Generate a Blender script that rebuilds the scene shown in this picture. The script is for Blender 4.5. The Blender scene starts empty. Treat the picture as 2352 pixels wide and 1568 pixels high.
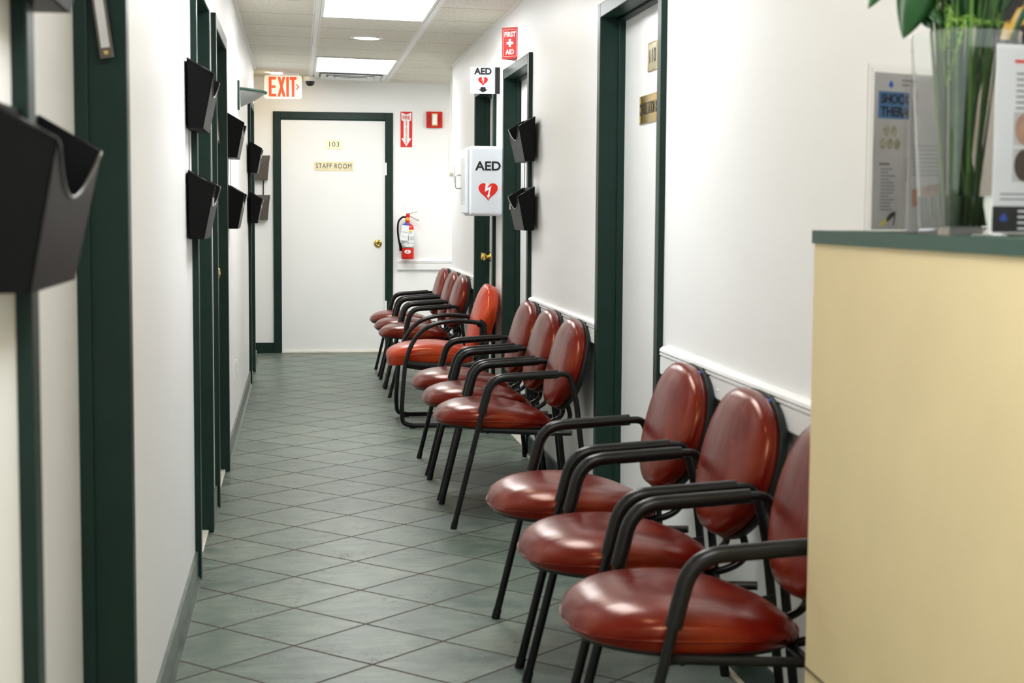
import bpy, bmesh, math, random
from mathutils import Vector, Matrix, noise
random.seed(7)
S = bpy.context.scene
COL = S.collection
# ------------------------------------------------------------ camera
F_PX, YAW, PITCH, ROLL, CAM_H = 3616.95, 0.135316, 0.0823792, 0.00661667, 1.24
fw = Vector((math.sin(YAW)*math.cos(PITCH), math.cos(YAW)*math.cos(PITCH), -math.sin(PITCH)))
rt = Vector((math.cos(YAW), -math.sin(YAW), 0)); up = rt.cross(fw)
r2 = rt*math.cos(ROLL)+up*math.sin(ROLL); u2 = -rt*math.sin(ROLL)+up*math.cos(ROLL)
cd = bpy.data.cameras.new('camera'); cam = bpy.data.objects.new('camera', cd); COL.objects.link(cam)
cam.matrix_world = Matrix(((r2.x, u2.x, -fw.x, 0), (r2.y, u2.y, -fw.y, 0), (r2.z, u2.z, -fw.z, CAM_H), (0, 0, 0, 1)))
cd.sensor_width = 36; cd.lens = 36*F_PX/2352; cd.clip_start = .05; cd.clip_end = 60
cd.dof.use_dof = True; cd.dof.focus_distance = 9.3; cd.dof.aperture_fstop = 7.4
S.camera = cam
# ------------------------------------------------------------ world and exposure
w = bpy.data.worlds.new('world'); S.world = w; w.use_nodes = True
w.node_tree.nodes['Background'].inputs[0].default_value = (.93, .97, 1, 1)
w.node_tree.nodes['Background'].inputs[1].default_value = 1.6
S.view_settings.view_transform = 'Standard'; S.view_settings.look = 'None'
S.view_settings.gamma = 1; S.view_settings.use_curve_mapping = False
S.view_settings.exposure = 0.24
TROFFER, DOWN = 13.3, 42.0       # emission of the ceiling panels and the round downlights
# ------------------------------------------------------------ materials
def nodes(m): return m.node_tree.nodes, m.node_tree.links
def mat(name, col, rough=.5, metal=0, coat=0, spec=.5, noise_amt=0, nscale=8, bump=0, bscale=60, emis=0, trans=0, ior=1.45, rvar=0):
    m = bpy.data.materials.new(name); m.use_nodes = True; N, L = nodes(m); b = N['Principled BSDF']
    b.inputs['Base Color'].default_value = (*col, 1); b.inputs['Roughness'].default_value = rough
    b.inputs['Metallic'].default_value = metal; b.inputs['Coat Weight'].default_value = coat
    b.inputs['Specular IOR Level'].default_value = spec; b.inputs['IOR'].default_value = ior
    b.inputs['Transmission Weight'].default_value = trans
    if emis:
        b.inputs['Emission Color'].default_value = (*col, 1); b.inputs['Emission Strength'].default_value = emis
    tc = N.new('ShaderNodeTexCoord')
    if noise_amt:
        n = N.new('ShaderNodeTexNoise'); n.inputs['Scale'].default_value = nscale; n.inputs['Detail'].default_value = 5
        L.new(tc.outputs['Object'], n.inputs['Vector'])
        r = N.new('ShaderNodeValToRGB'); r.color_ramp.elements[0].position = .3; r.color_ramp.elements[1].position = .7
        r.color_ramp.elements[0].color = (*[c*(1-noise_amt) for c in col], 1)
        r.color_ramp.elements[1].color = (*[min(1, c*(1+noise_amt)) for c in col], 1)
        L.new(n.outputs['Fac'], r.inputs['Fac']); L.new(r.outputs['Color'], b.inputs['Base Color'])
        if rvar:
            mr = N.new('ShaderNodeMapRange'); mr.inputs['To Min'].default_value = rough-rvar; mr.inputs['To Max'].default_value = rough+rvar
            L.new(n.outputs['Fac'], mr.inputs['Value']); L.new(mr.outputs[0], b.inputs['Roughness'])
    if bump:
        n2 = N.new('ShaderNodeTexNoise'); n2.inputs['Scale'].default_value = bscale; n2.inputs['Detail'].default_value = 3
        L.new(tc.outputs['Object'], n2.inputs['Vector'])
        bp = N.new('ShaderNodeBump'); bp.inputs['Strength'].default_value = bump; bp.inputs['Distance'].default_value = .002
        L.new(n2.outputs['Fac'], bp.inputs['Height']); L.new(bp.outputs[0], b.inputs['Normal'])
    return m
M = dict(
 wall=mat('wall_paint', (.89, .89, .875), .42, noise_amt=.012, nscale=1.3, bump=.12, bscale=120, spec=.4),
 recwall=mat('taupe_wall_paint', (.42, .35, .29), .6, noise_amt=.03, nscale=2, bump=.1, bscale=120),
 door=mat('white_door_laminate', (.85, .85, .83), .32, noise_amt=.015, nscale=3, bump=.05, bscale=40),
 green=mat('dark_green_frame_paint', (.0065, .023, .0165), .36, spec=.27, noise_amt=.12, nscale=9, bump=.1, bscale=150),
 greencap=mat('green_laminate_edge', (.028, .075, .052), .4, noise_amt=.08, nscale=20),
 cream=mat('cream_laminate', (.80, .655, .37), .5, noise_amt=.03, nscale=5, bump=.06, bscale=200),
 seam=mat('seam_dark', (.16, .13, .07), .7, noise_amt=.1, nscale=30),
 rail=mat('white_plastic_rail', (.86, .86, .85), .35, noise_amt=.01, nscale=20),
 marble=mat('cream_marble', (.72, .68, .58), .25, noise_amt=.12, nscale=14),
 brass=mat('polished_brass', (.78, .55, .16), .16, metal=1, noise_amt=.06, nscale=30, rvar=.04),
 plate=mat('brushed_brass_plate', (.66, .59, .40), .30, metal=1, noise_amt=.08, nscale=25),
 ink=mat('dark_lettering', (.012, .012, .012), .5, noise_amt=.1, nscale=30),
 black=mat('black_plastic', (.0030, .0030, .0032), .40, spec=.15, noise_amt=.15, nscale=25, bump=.15, bscale=400),
 smoke=mat('smoked_plastic', (.11, .095, .08), .2, noise_amt=.12, nscale=12),
 frame=mat('black_enamel_tube', (.006, .0065, .0065), .24, spec=.35, noise_amt=.15, nscale=30, bump=.04, bscale=300),
 sleeve=mat('black_rubber_sleeve', (.007, .007, .0065), .27, spec=.35, noise_amt=.15, nscale=40, bump=.1, bscale=500),
 shell=mat('dark_green_back_shell', (.010, .014, .0125), .45, spec=.3, noise_amt=.12, nscale=30, bump=.1, bscale=300),
 white=mat('white_plastic', (.86, .86, .87), .3, noise_amt=.01, nscale=20),
 acab=mat('white_powder_coat', (.70, .735, .77), .38, noise_amt=.01, nscale=20, bump=.04, bscale=300),
 red=mat('red_enamel', (.62, .013, .005), .28, noise_amt=.05, nscale=20),
 signred=mat('sign_red', (.70, .018, .007), .4, noise_amt=.04, nscale=30),
 orange=mat('orange_sticker', (.85, .3, .03), .5, noise_amt=.04, nscale=30),
 yellow=mat('yellow_print', (.85, .65, .03), .5, noise_amt=.04, nscale=30),
 blue=mat('blue_print', (.03, .10, .50), .5, noise_amt=.05, nscale=30),
 skyblue=mat('poster_blue', (.06, .19, .42), .55, noise_amt=.05, nscale=30),
 paper=mat('white_paper', (.80, .81, .82), .6, noise_amt=.02, nscale=15),
 greypaper=mat('grey_print_paper', (.55, .54, .53), .5, noise_amt=.12, nscale=9),
 greytext=mat('grey_print', (.16, .16, .17), .6, noise_amt=.1, nscale=60),
 pink=mat('skin_tone_print', (.45, .26, .18), .6, noise_amt=.2, nscale=40),
 hairprint=mat('dark_brown_print', (.07, .045, .035), .6, noise_amt=.2, nscale=40),
 steel=mat('brushed_steel', (.55, .54, .52), .3, metal=1, noise_amt=.05, nscale=30),
 lens=mat('clear_strobe_lens', (.9, .9, .88), .12, noise_amt=.03, nscale=60),
 amber=mat('amber_bezel', (.75, .48, .12), .35, noise_amt=.05, nscale=30),
 frost=mat('frosted_glass_bowl', (.42, .44, .41), .4, noise_amt=.02, nscale=20, trans=.1),
 glass=mat('clear_glass', (.97, .99, .98), .02, trans=1, ior=1.45),
 acrylic=mat('clear_acrylic', (.98, .98, .98), .03, trans=1, ior=1.2),
 water=mat('vase_water', (.93, .97, .90), .0, trans=1, ior=1.33),
 stem=mat('green_stem', (.075, .17, .022), .42, noise_amt=.35, nscale=30),
 stemdark=mat('dark_green_stem', (.028, .075, .014), .42, noise_amt=.3, nscale=30),
 leaf=mat('dark_glossy_leaf', (.010, .050, .012), .35, noise_amt=.35, nscale=18, bump=.2, bscale=60),
 fern=mat('light_green_fern', (.16, .30, .04), .5, noise_amt=.3, nscale=30),
 petal=mat('white_petal', (.85, .82, .74), .5, noise_amt=.05, nscale=20),
 ivory=mat('ivory_cable', (.75, .72, .55), .5, noise_amt=.05, nscale=20),
 tbar=mat('white_ceiling_bar', (.88, .87, .83), .45, noise_amt=.02, nscale=10),
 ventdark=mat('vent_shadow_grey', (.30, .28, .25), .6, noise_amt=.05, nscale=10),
 darkglass=mat('dark_dome', (.02, .02, .022), .08, noise_amt=.1, nscale=10),
 bumper=mat('blue_felt_pad', (.08, .14, .55), .8, noise_amt=.1, nscale=40),
 shoe=mat('beige_floor_strip', (.50, .44, .33), .5, noise_amt=.15, nscale=30),
 panel=mat('lit_diffuser', (.965, .985, 1), .5, emis=TROFFER),
 bulb=mat('warm_lit_lens', (1, .80, .52), .5, emis=DOWN),
 exitface=mat('lit_exit_face', (.95, .86, .70), .4, emis=.28),
 exitred=mat('lit_exit_letters', (.86, .10, .03), .4, emis=.35),
)
def vinyl(name, c1, c2, c3, rough, wr):
    m = bpy.data.materials.new(name); m.use_nodes = True; N, L = nodes(m); b = N['Principled BSDF']
    tc = N.new('ShaderNodeTexCoord'); n = N.new('ShaderNodeTexNoise'); n.inputs['Scale'].default_value = 5; n.inputs['Detail'].default_value = 4
    L.new(tc.outputs['Object'], n.inputs['Vector'])
    r = N.new('ShaderNodeValToRGB'); e = r.color_ramp.elements; e[0].position = .3; e[0].color = (*c1, 1); e[1].position = .72; e[1].color = (*c3, 1)
    k = e.new(.5); k.color = (*c2, 1); L.new(n.outputs['Fac'], r.inputs['Fac']); L.new(r.outputs['Color'], b.inputs['Base Color'])
    b.inputs['Roughness'].default_value = rough; b.inputs['Coat Weight'].default_value = .04; b.inputs['Coat Roughness'].default_value = .15; b.inputs['Specular IOR Level'].default_value = .44; b.inputs['Specular Tint'].default_value = (1, .52, .30, 1)
    n2 = N.new('ShaderNodeTexNoise'); n2.inputs['Scale'].default_value = 260; n2.inputs['Detail'].default_value = 2; L.new(tc.outputs['Object'], n2.inputs['Vector'])
    mp = N.new('ShaderNodeMapping'); mp.inputs['Scale'].default_value = (9, 26, 9); L.new(tc.outputs['Object'], mp.inputs['Vector'])
    n3 = N.new('ShaderNodeTexNoise'); n3.inputs['Scale'].default_value = 1; n3.inputs['Detail'].default_value = 1; L.new(mp.outputs[0], n3.inputs['Vector'])
    b1 = N.new('ShaderNodeBump'); b1.inputs['Strength'].default_value = .08; b1.inputs['Distance'].default_value = .001; L.new(n2.outputs['Fac'], b1.inputs['Height'])
    b2 = N.new('ShaderNodeBump'); b2.inputs['Strength'].default_value = wr; b2.inputs['Distance'].default_value = .01; L.new(n3.outputs['Fac'], b2.inputs['Height'])
    L.new(b1.outputs[0], b2.inputs['Normal']); L.new(b2.outputs[0], b.inputs['Normal'])
    return m
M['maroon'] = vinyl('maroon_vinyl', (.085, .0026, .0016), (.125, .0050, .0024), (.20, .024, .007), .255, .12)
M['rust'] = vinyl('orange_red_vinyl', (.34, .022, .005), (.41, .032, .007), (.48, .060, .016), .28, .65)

def nm(N, op, a, b=None, c=None):
    n = N.new('ShaderNodeMath'); n.operation = op
    return n
class G:                                                    # tiny helper for node maths
    def __init__(s, m): s.N, s.L = nodes(m)
    def m(s, op, *a):
        n = s.N.new('ShaderNodeMath'); n.operation = op
        for i, v in enumerate(a):
            if isinstance(v, (int, float)): n.inputs[i].default_value = v
            else: s.L.new(v, n.inputs[i])
        return n.outputs[0]
def floor_mat():
    m = bpy.data.materials.new('slate_tile_floor'); m.use_nodes = True; g = G(m); N, L = g.N, g.L; b = N['Principled BSDF']
    tc = N.new('ShaderNodeTexCoord'); sp = N.new('ShaderNodeSeparateXYZ'); L.new(tc.outputs['Object'], sp.inputs[0])
    a = .428284/math.sqrt(2); k = 1/(math.sqrt(2)*a)
    x = g.m('ADD', sp.outputs[0], .01686); y = g.m('SUBTRACT', sp.outputs[1], 4.45491)
    u = g.m('MULTIPLY', g.m('ADD', x, y), k); v = g.m('MULTIPLY', g.m('SUBTRACT', y, x), k)
    fu, fv = g.m('FLOOR', u), g.m('FLOOR', v)
    du = g.m('ABSOLUTE', g.m('SUBTRACT', g.m('SUBTRACT', u, fu), .5)); dv = g.m('ABSOLUTE', g.m('SUBTRACT', g.m('SUBTRACT', v, fv), .5))
    d = g.m('MAXIMUM', du, dv)
    mr = N.new('ShaderNodeMapRange'); mr.interpolation_type = 'SMOOTHSTEP'; mr.inputs['From Min'].default_value = .480; mr.inputs['From Max'].default_value = .490; L.new(d, mr.inputs['Value'])
    cb = N.new('ShaderNodeCombineXYZ'); L.new(fu, cb.inputs[0]); L.new(fv, cb.inputs[1])
    wn = N.new('ShaderNodeTexWhiteNoise'); wn.noise_dimensions = '3D'; L.new(cb.outputs[0], wn.inputs['Vector'])
    # each tile shifts its own pattern
    off = N.new('ShaderNodeVectorMath'); off.operation = 'MULTIPLY_ADD'; L.new(wn.outputs['Color'], off.inputs[0]); off.inputs[1].default_value = (9, 9, 9); L.new(tc.outputs['Object'], off.inputs[2])
    n1 = N.new('ShaderNodeTexNoise'); n1.inputs['Scale'].default_value = 7; n1.inputs['Detail'].default_value = 6; n1.inputs['Roughness'].default_value = .6; L.new(off.outputs[0], n1.inputs['Vector'])
    r1 = N.new('ShaderNodeValToRGB'); e = r1.color_ramp.elements; e[0].position = .3; e[0].color = (.085, .118, .098, 1); e[1].position = .7; e[1].color = (.200, .230, .188, 1)
    L.new(n1.outputs['Fac'], r1.inputs['Fac'])
    mps = N.new('ShaderNodeMapping'); mps.inputs['Rotation'].default_value = (0, 0, .3); mps.inputs['Scale'].default_value = (7, 34, 1); L.new(off.outputs[0], mps.inputs['Vector'])
    n5 = N.new('ShaderNodeTexNoise'); n5.inputs['Scale'].default_value = 1; n5.inputs['Detail'].default_value = 5; n5.inputs['Roughness'].default_value = .65; L.new(mps.outputs[0], n5.inputs['Vector'])
    stk = N.new('ShaderNodeMapRange'); stk.inputs['From Min'].default_value = .28; stk.inputs['From Max'].default_value = .72; stk.inputs['To Min'].default_value = .74; stk.inputs['To Max'].default_value = 1.22; L.new(n5.outputs['Fac'], stk.inputs['Value'])
    n2 = N.new('ShaderNodeTexNoise'); n2.inputs['Scale'].default_value = 13; n2.inputs['Detail'].default_value = 3; n2.inputs['Distortion'].default_value = 2.2; L.new(off.outputs[0], n2.inputs['Vector'])
    vein = g.m('ABSOLUTE', g.m('SUBTRACT', n2.outputs['Fac'], .5))
    r2_ = N.new('ShaderNodeMapRange'); r2_.inputs['From Min'].default_value = 0; r2_.inputs['From Max'].default_value = .026; r2_.inputs['To Min'].default_value = 1; r2_.inputs['To Max'].default_value = 0; L.new(vein, r2_.inputs['Value'])
    n4 = N.new('ShaderNodeTexNoise'); n4.inputs['Scale'].default_value = 9; L.new(off.outputs[0], n4.inputs['Vector'])
    gate = N.new('ShaderNodeMapRange'); gate.inputs['From Min'].default_value = .52; gate.inputs['From Max'].default_value = .60; L.new(n4.outputs['Fac'], gate.inputs['Value'])
    vm = g.m('MULTIPLY', g.m('MULTIPLY', r2_.outputs[0], gate.outputs[0]), .75)
    mx = N.new('ShaderNodeMix'); mx.data_type = 'RGBA'; L.new(vm, mx.inputs[0]); L.new(r1.outputs['Color'], mx.inputs[6]); mx.inputs[7].default_value = (.020, .020, .016, 1)
    tint = N.new('ShaderNodeMix'); tint.data_type = 'RGBA'; tint.blend_type = 'MULTIPLY'; tint.inputs[0].default_value = 1
    tv = N.new('ShaderNodeValToRGB'); tv.color_ramp.elements[0].color = (.76, .80, .80, 1); tv.color_ramp.elements[1].color = (1.0, .985, .95, 1); L.new(wn.outputs['Value'], tv.inputs['Fac'])
    stm = N.new('ShaderNodeVectorMath'); stm.operation = 'SCALE'; L.new(mx.outputs[2], stm.inputs[0]); L.new(stk.outputs[0], stm.inputs['Scale'])
    L.new(stm.outputs[0], tint.inputs[6]); L.new(tv.outputs['Color'], tint.inputs[7])
    fin = N.new('ShaderNodeMix'); fin.data_type = 'RGBA'; L.new(mr.outputs[0], fin.inputs[0]); L.new(tint.outputs[2], fin.inputs[6]); fin.inputs[7].default_value = (.042, .032, .018, 1)
    L.new(fin.outputs[2], b.inputs['Base Color'])
    b.inputs['Specular IOR Level'].default_value = .28; ro = g.m('ADD', g.m('MULTIPLY', n1.outputs['Fac'], .16), .30); ro = g.m('ADD', ro, g.m('MULTIPLY', mr.outputs[0], .3)); L.new(ro, b.inputs['Roughness'])
    h = g.m('SUBTRACT', g.m('SUBTRACT', g.m('MULTIPLY', n1.outputs['Fac'], .9), mr.outputs[0]), g.m('MULTIPLY', vm, .5))
    bp = N.new('ShaderNodeBump'); bp.inputs['Strength'].default_value = .35; bp.inputs['Distance'].default_value = .002; L.new(h, bp.inputs['Height']); L.new(bp.outputs[0], b.inputs['Normal'])
    return m
def ceil_mat():
    m = bpy.data.materials.new('acoustic_ceiling_tile'); m.use_nodes = True; g = G(m); N, L = g.N, g.L; b = N['Principled BSDF']
    tc = N.new('ShaderNodeTexCoord'); sp = N.new('ShaderNodeSeparateXYZ'); L.new(tc.outputs['Object'], sp.inputs[0])
    y = g.m('DIVIDE', g.m('SUBTRACT', sp.outputs[1], 9.305), .606)
    fy = g.m('ABSOLUTE', g.m('SUBTRACT', g.m('SUBTRACT', y, g.m('FLOOR', y)), .5))
    mr = N.new('ShaderNodeMapRange'); mr.inputs['From Min'].default_value = .489; mr.inputs['From Max'].default_value = .496; L.new(fy, mr.inputs['Value'])
    n1 = N.new('ShaderNodeTexNoise'); n1.inputs['Scale'].default_value = 120; n1.inputs['Detail'].default_value = 2; L.new(tc.outputs['Object'], n1.inputs['Vector'])
    fl = g.m('FLOOR', y); cb = N.new('ShaderNodeCombineXYZ'); L.new(fl, cb.inputs[1]); L.new(g.m('FLOOR', g.m('DIVIDE', g.m('SUBTRACT', sp.outputs[0], .115), .645)), cb.inputs[0])
    wn = N.new('ShaderNodeTexWhiteNoise'); L.new(cb.outputs[0], wn.inputs['Vector'])
    r = N.new('ShaderNodeValToRGB'); e = r.color_ramp.elements; e[0].position = .36; e[0].color = (.66, .63, .54, 1); e[1].position = .56; e[1].color = (.86, .84, .76, 1); L.new(n1.outputs['Fac'], r.inputs['Fac'])
    t = N.new('ShaderNodeMix'); t.data_type = 'RGBA'; t.blend_type = 'MULTIPLY'; t.inputs[0].default_value = 1
    tv = N.new('ShaderNodeValToRGB'); tv.color_ramp.elements[0].color = (.93, .91, .86, 1); tv.color_ramp.elements[1].color = (1, 1, 1, 1); L.new(wn.outputs['Value'], tv.inputs['Fac'])
    L.new(r.outputs['Color'], t.inputs[6]); L.new(tv.outputs['Color'], t.inputs[7])
    mx = N.new('ShaderNodeMix'); mx.data_type = 'RGBA'; L.new(mr.outputs[0], mx.inputs[0]); L.new(t.outputs[2], mx.inputs[6]); mx.inputs[7].default_value = (.30, .28, .22, 1)
    L.new(mx.outputs[2], b.inputs['Base Color']); b.inputs['Roughness'].default_value = .9
    bp = N.new('ShaderNodeBump'); bp.inputs['Strength'].default_value = .5; bp.inputs['Distance'].default_value = .002; L.new(n1.outputs['Fac'], bp.inputs['Height']); L.new(bp.outputs[0], b.inputs['Normal'])
    return m
def base_mat():
    m = bpy.data.materials.new('tile_base_band'); m.use_nodes = True; g = G(m); N, L = g.N, g.L; b = N['Principled BSDF']
    tc = N.new('ShaderNodeTexCoord'); sp = N.new('ShaderNodeSeparateXYZ'); L.new(tc.outputs['Object'], sp.inputs[0])
    n1 = N.new('ShaderNodeTexNoise'); n1.inputs['Scale'].default_value = 10; n1.inputs['Detail'].default_value = 6; L.new(tc.outputs['Object'], n1.inputs['Vector'])
    r = N.new('ShaderNodeValToRGB'); e = r.color_ramp.elements; e[0].position = .3; e[0].color = (.045, .068, .055, 1); e[1].position = .7; e[1].color = (.13, .155, .125, 1); L.new(n1.outputs['Fac'], r.inputs['Fac'])
    y = g.m('DIVIDE', sp.outputs[1], .303); fy = g.m('ABSOLUTE', g.m('SUBTRACT', g.m('SUBTRACT', y, g.m('FLOOR', y)), .5))
    mr = N.new('ShaderNodeMapRange'); mr.inputs['From Min'].default_value = .488; mr.inputs['From Max'].default_value = .494; L.new(fy, mr.inputs['Value'])
    mx = N.new('ShaderNodeMix'); mx.data_type = 'RGBA'; L.new(mr.outputs[0], mx.inputs[0]); L.new(r.outputs['Color'], mx.inputs[6]); mx.inputs[7].default_value = (.11, .10, .08, 1)
    L.new(mx.outputs[2], b.inputs['Base Color']); b.inputs['Roughness'].default_value = .3
    return m
M['floor'] = floor_mat(); M['ceil'] = ceil_mat(); M['tilebase'] = base_mat()
def paint_mat():
    m = bpy.data.materials.new('yellow_black_painting'); m.use_nodes = True; N, L = nodes(m); b = N['Principled BSDF']
    tc = N.new('ShaderNodeTexCoord'); n = N.new('ShaderNodeTexNoise'); n.inputs['Scale'].default_value = 11; n.inputs['Detail'].default_value = 2; n.inputs['Distortion'].default_value = 1.5
    L.new(tc.outputs['Object'], n.inputs['Vector']); r = N.new('ShaderNodeValToRGB'); e = r.color_ramp.elements
    e[0].position = .50; e[0].color = (.012, .01, .008, 1); e[1].position = .54; e[1].color = (.62, .36, .05, 1); k = e.new(.66); k.color = (.62, .50, .28, 1)
    L.new(n.outputs['Fac'], r.inputs['Fac']); L.new(r.outputs['Color'], b.inputs['Base Color']); b.inputs['Roughness'].default_value = .5
    return m
M['painting'] = paint_mat()
# ------------------------------------------------------------ mesh helpers
def box(bm, x0, x1, y0, y1, z0, z1, bev=0):
    vs = [bm.verts.new((x, y, z)) for x in (x0, x1) for y in (y0, y1) for z in (z0, z1)]
    fs = [bm.faces.new([vs[i] for i in q]) for q in ((0, 1, 3, 2), (4, 6, 7, 5), (0, 4, 5, 1), (2, 3, 7, 6), (0, 2, 6, 4), (1, 5, 7, 3))]
    if bev:
        es = list({e for f in fs for e in f.edges})
        bmesh.ops.bevel(bm, geom=es, offset=bev, segments=2, affect='EDGES', profile=.5)
    return bm
def B(*boxes, bev=0):
    bm = bmesh.new()
    for b in boxes: box(bm, *b, bev=bev)
    return bm
def smoothpath(pts, rad, n=6):
    """polyline with rounded corners of radius rad"""
    pts = [Vector(p) for p in pts]; out = [pts[0]]
    for i in range(1, len(pts)-1):
        p, a, b = pts[i], pts[i-1], pts[i+1]; d1 = (a-p); d2 = (b-p); r = min(rad, d1.length*.48, d2.length*.48)
        s = p+d1.normalized()*r; e = p+d2.normalized()*r
        for k in range(n+1):
            t = k/n; out.append(s*(1-t)**2+p*2*t*(1-t)+e*t*t)
    out.append(pts[-1]); return out
def tube(bm, pts, r, seg=12, cap=True, sx=1.0, sy=1.0, closed=False, rfun=None):
    pts = [Vector(p) for p in pts]; rings = []; n = len(pts); nrm = None
    for i, p in enumerate(pts):
        if closed: t = (pts[(i+1) % n]-pts[i-1]).normalized()
        else: t = (pts[min(i+1, n-1)]-pts[max(i-1, 0)]).normalized()
        if nrm is None:
            ref = Vector((0, 1, 0)) if abs(t.y) < .9 else Vector((1, 0, 0)); nrm = (ref-t*ref.dot(t)).normalized()
        else: nrm = (nrm-t*nrm.dot(t)).normalized()
        bn = t.cross(nrm); rr = r*(rfun(i/(n-1)) if rfun else 1)
        rings.append([bm.verts.new(p+nrm*math.cos(2*math.pi*k/seg)*rr*sx+bn*math.sin(2*math.pi*k/seg)*rr*sy) for k in range(seg)])
    m = n if closed else n-1
    for i in range(m):
        a, b = rings[i], rings[(i+1) % n]
        for k in range(seg): bm.faces.new((a[k], a[(k+1) % seg], b[(k+1) % seg], b[k]))
    if cap and not closed: bm.faces.new(rings[0][::-1]); bm.faces.new(rings[-1])
    return bm
def lathe(bm, prof, o=(0, 0, 0), axis='Z', seg=32):
    o = Vector(o); rings = []
    def pt(r, h, a):
        c, s = r*math.cos(a), r*math.sin(a)
        return o+(Vector((c, s, h)) if axis == 'Z' else Vector((c, h, s)) if axis == 'Y' else Vector((h, c, s)))
    for r, h in prof:
        rings.append([bm.verts.new(pt(0, h, 0))] if r < 1e-6 else [bm.verts.new(pt(r, h, 2*math.pi*k/seg)) for k in range(seg)])
    for a, b in zip(rings, rings[1:]):
        for k in range(seg):
            k2 = (k+1) % seg
            if len(a) == 1 and len(b) == 1: continue
            if len(a) == 1: bm.faces.new((a[0], b[k2], b[k]))
            elif len(b) == 1: bm.faces.new((a[k], a[k2], b[0]))
            else: bm.faces.new((a[k], a[k2], b[k2], b[k]))
    return bm
FRONT = (Vector((1, 0, 0)), Vector((0, 0, 1)), Vector((0, -1, 0)))      # faces the camera end (-Y)
EAST = (Vector((0, 1, 0)), Vector((0, 0, 1)), Vector((1, 0, 0)))        # faces +X
WEST = (Vector((0, -1, 0)), Vector((0, 0, 1)), Vector((-1, 0, 0)))      # faces -X
def poly(bm, pts, o, basis, depth=.001):
    """extruded flat outline: pts in (right, up), standing off along the normal by depth"""
    o = Vector(o); R, U, Nn = basis
    a = [bm.verts.new(o+R*x+U*y) for x, y in pts]; b = [bm.verts.new(o+R*x+U*y+Nn*depth) for x, y in pts]; n = len(pts)
    bm.faces.new(a[::-1]); bm.faces.new(b)
    for i in range(n): bm.faces.new((a[i], a[(i+1) % n], b[(i+1) % n], b[i]))
    return bm
def rect(x0, x1, y0, y1): return [(x0, y0), (x1, y0), (x1, y1), (x0, y1)]
def rrect(w_, h_, r, n=5):
    o = []
    for cx, cy, a0 in ((w_/2-r, h_/2-r, 0), (-w_/2+r, h_/2-r, 90), (-w_/2+r, -h_/2+r, 180), (w_/2-r, -h_/2+r, 270)):
        for k in range(n+1):
            a = math.radians(a0+90*k/n); o.append((cx+r*math.cos(a), cy+r*math.sin(a)))
    return o
def heart(s):
    o = []
    for k in range(48):
        t = 2*math.pi*k/48
        o.append((s*16*math.sin(t)**3/32, s*(13*math.cos(t)-5*math.cos(2*t)-2*math.cos(3*t)-math.cos(4*t))/32))
    return o[::-1]
def obj(name, bm, m, parent=None, smooth=False, loc=None):
    me = bpy.data.meshes.new(name); bmesh.ops.recalc_face_normals(bm, faces=bm.faces); bm.to_mesh(me); bm.free()
    me.materials.append(M[m] if isinstance(m, str) else m)
    if smooth:
        for p in me.polygons: p.use_smooth = True
    o = bpy.data.objects.new(name, me); COL.objects.link(o)
    if loc: o.location = loc
    if parent: o.parent = parent
    if smooth == 'auto':
        md = o.modifiers.new('split', 'EDGE_SPLIT'); md.split_angle = math.radians(38)
    return o
def text(name, s, size, o, basis, m, parent, bold=0.0, sx=1.0, depth=.0008, align='CENTER', spacing=1.0, line=1.0):
    c = bpy.data.curves.new(name, 'FONT'); c.body = s; c.size = size; c.align_x = align; c.align_y = 'CENTER'; c.offset = bold
    c.extrude = depth/2; c.resolution_u = 6; c.space_character = spacing; c.space_line = line
    t = bpy.data.objects.new('tmp', c); COL.objects.link(t); dg = bpy.context.evaluated_depsgraph_get()
    me = bpy.data.meshes.new_from_object(t.evaluated_get(dg)); COL.objects.unlink(t); bpy.data.objects.remove(t)
    R, U, Nn = basis; o = Vector(o)
    for v in me.vertices: v.co = o+R*v.co.x*sx+U*v.co.y+Nn*(v.co.z+depth/2)
    me.materials.clear(); me.materials.append(M[m])
    for p in me.polygons: p.material_index = 0
    ob = bpy.data.objects.new(name, me); COL.objects.link(ob); ob.parent = parent
    return ob
def tag(o, label, cat, group=None):
    o['label'] = label; o['category'] = cat
    if group: o['group'] = group
    return o
def thing(name, label, cat, loc=(0, 0, 0), rz=0, group=None):
    o = bpy.data.objects.new(name, None); o.empty_display_size = .1; COL.objects.link(o); o.location = loc; o.rotation_euler = (0, 0, rz)
    return tag(o, label, cat, group)
def struct(name, bm, m, parent=None, smooth=False):
    o = obj(name, bm, m, parent, smooth)
    if not parent: o['kind'] = 'structure'
    return o
def sempty(name, loc):
    o = bpy.data.objects.new(name, None); COL.objects.link(o); o.location = loc; o['kind'] = 'structure'; return o
def copy_tree(o, parent=None):
    c = o.copy(); COL.objects.link(c)
    if parent: c.parent = parent
    for ch in [k for k in bpy.data.objects if k.parent == o]: copy_tree(ch, c)
    return c
# ------------------------------------------------------------ shell
XL, XR, YE = -.345, 1.17, 13.8
def cz(x): return 2.374-.0225*(x-XL)
TOP = 2.035
struct('floor', B((-2.4, 4.2, -2.5, 14.0, -.1, 0)), 'floor')
bm = bmesh.new()
v = [bm.verts.new((x, y, cz(x)+dz)) for dz in (0, .1) for x, y in ((-2.4, -1.5), (4.2, -1.5), (4.2, 14), (-2.4, 14))]
for q in ((0, 1, 2, 3), (7, 6, 5, 4), (0, 4, 5, 1), (1, 5, 6, 2), (2, 6, 7, 3), (3, 7, 4, 0)): bm.faces.new([v[i] for i in q])
struct('ceiling', bm, 'ceil')
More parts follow.
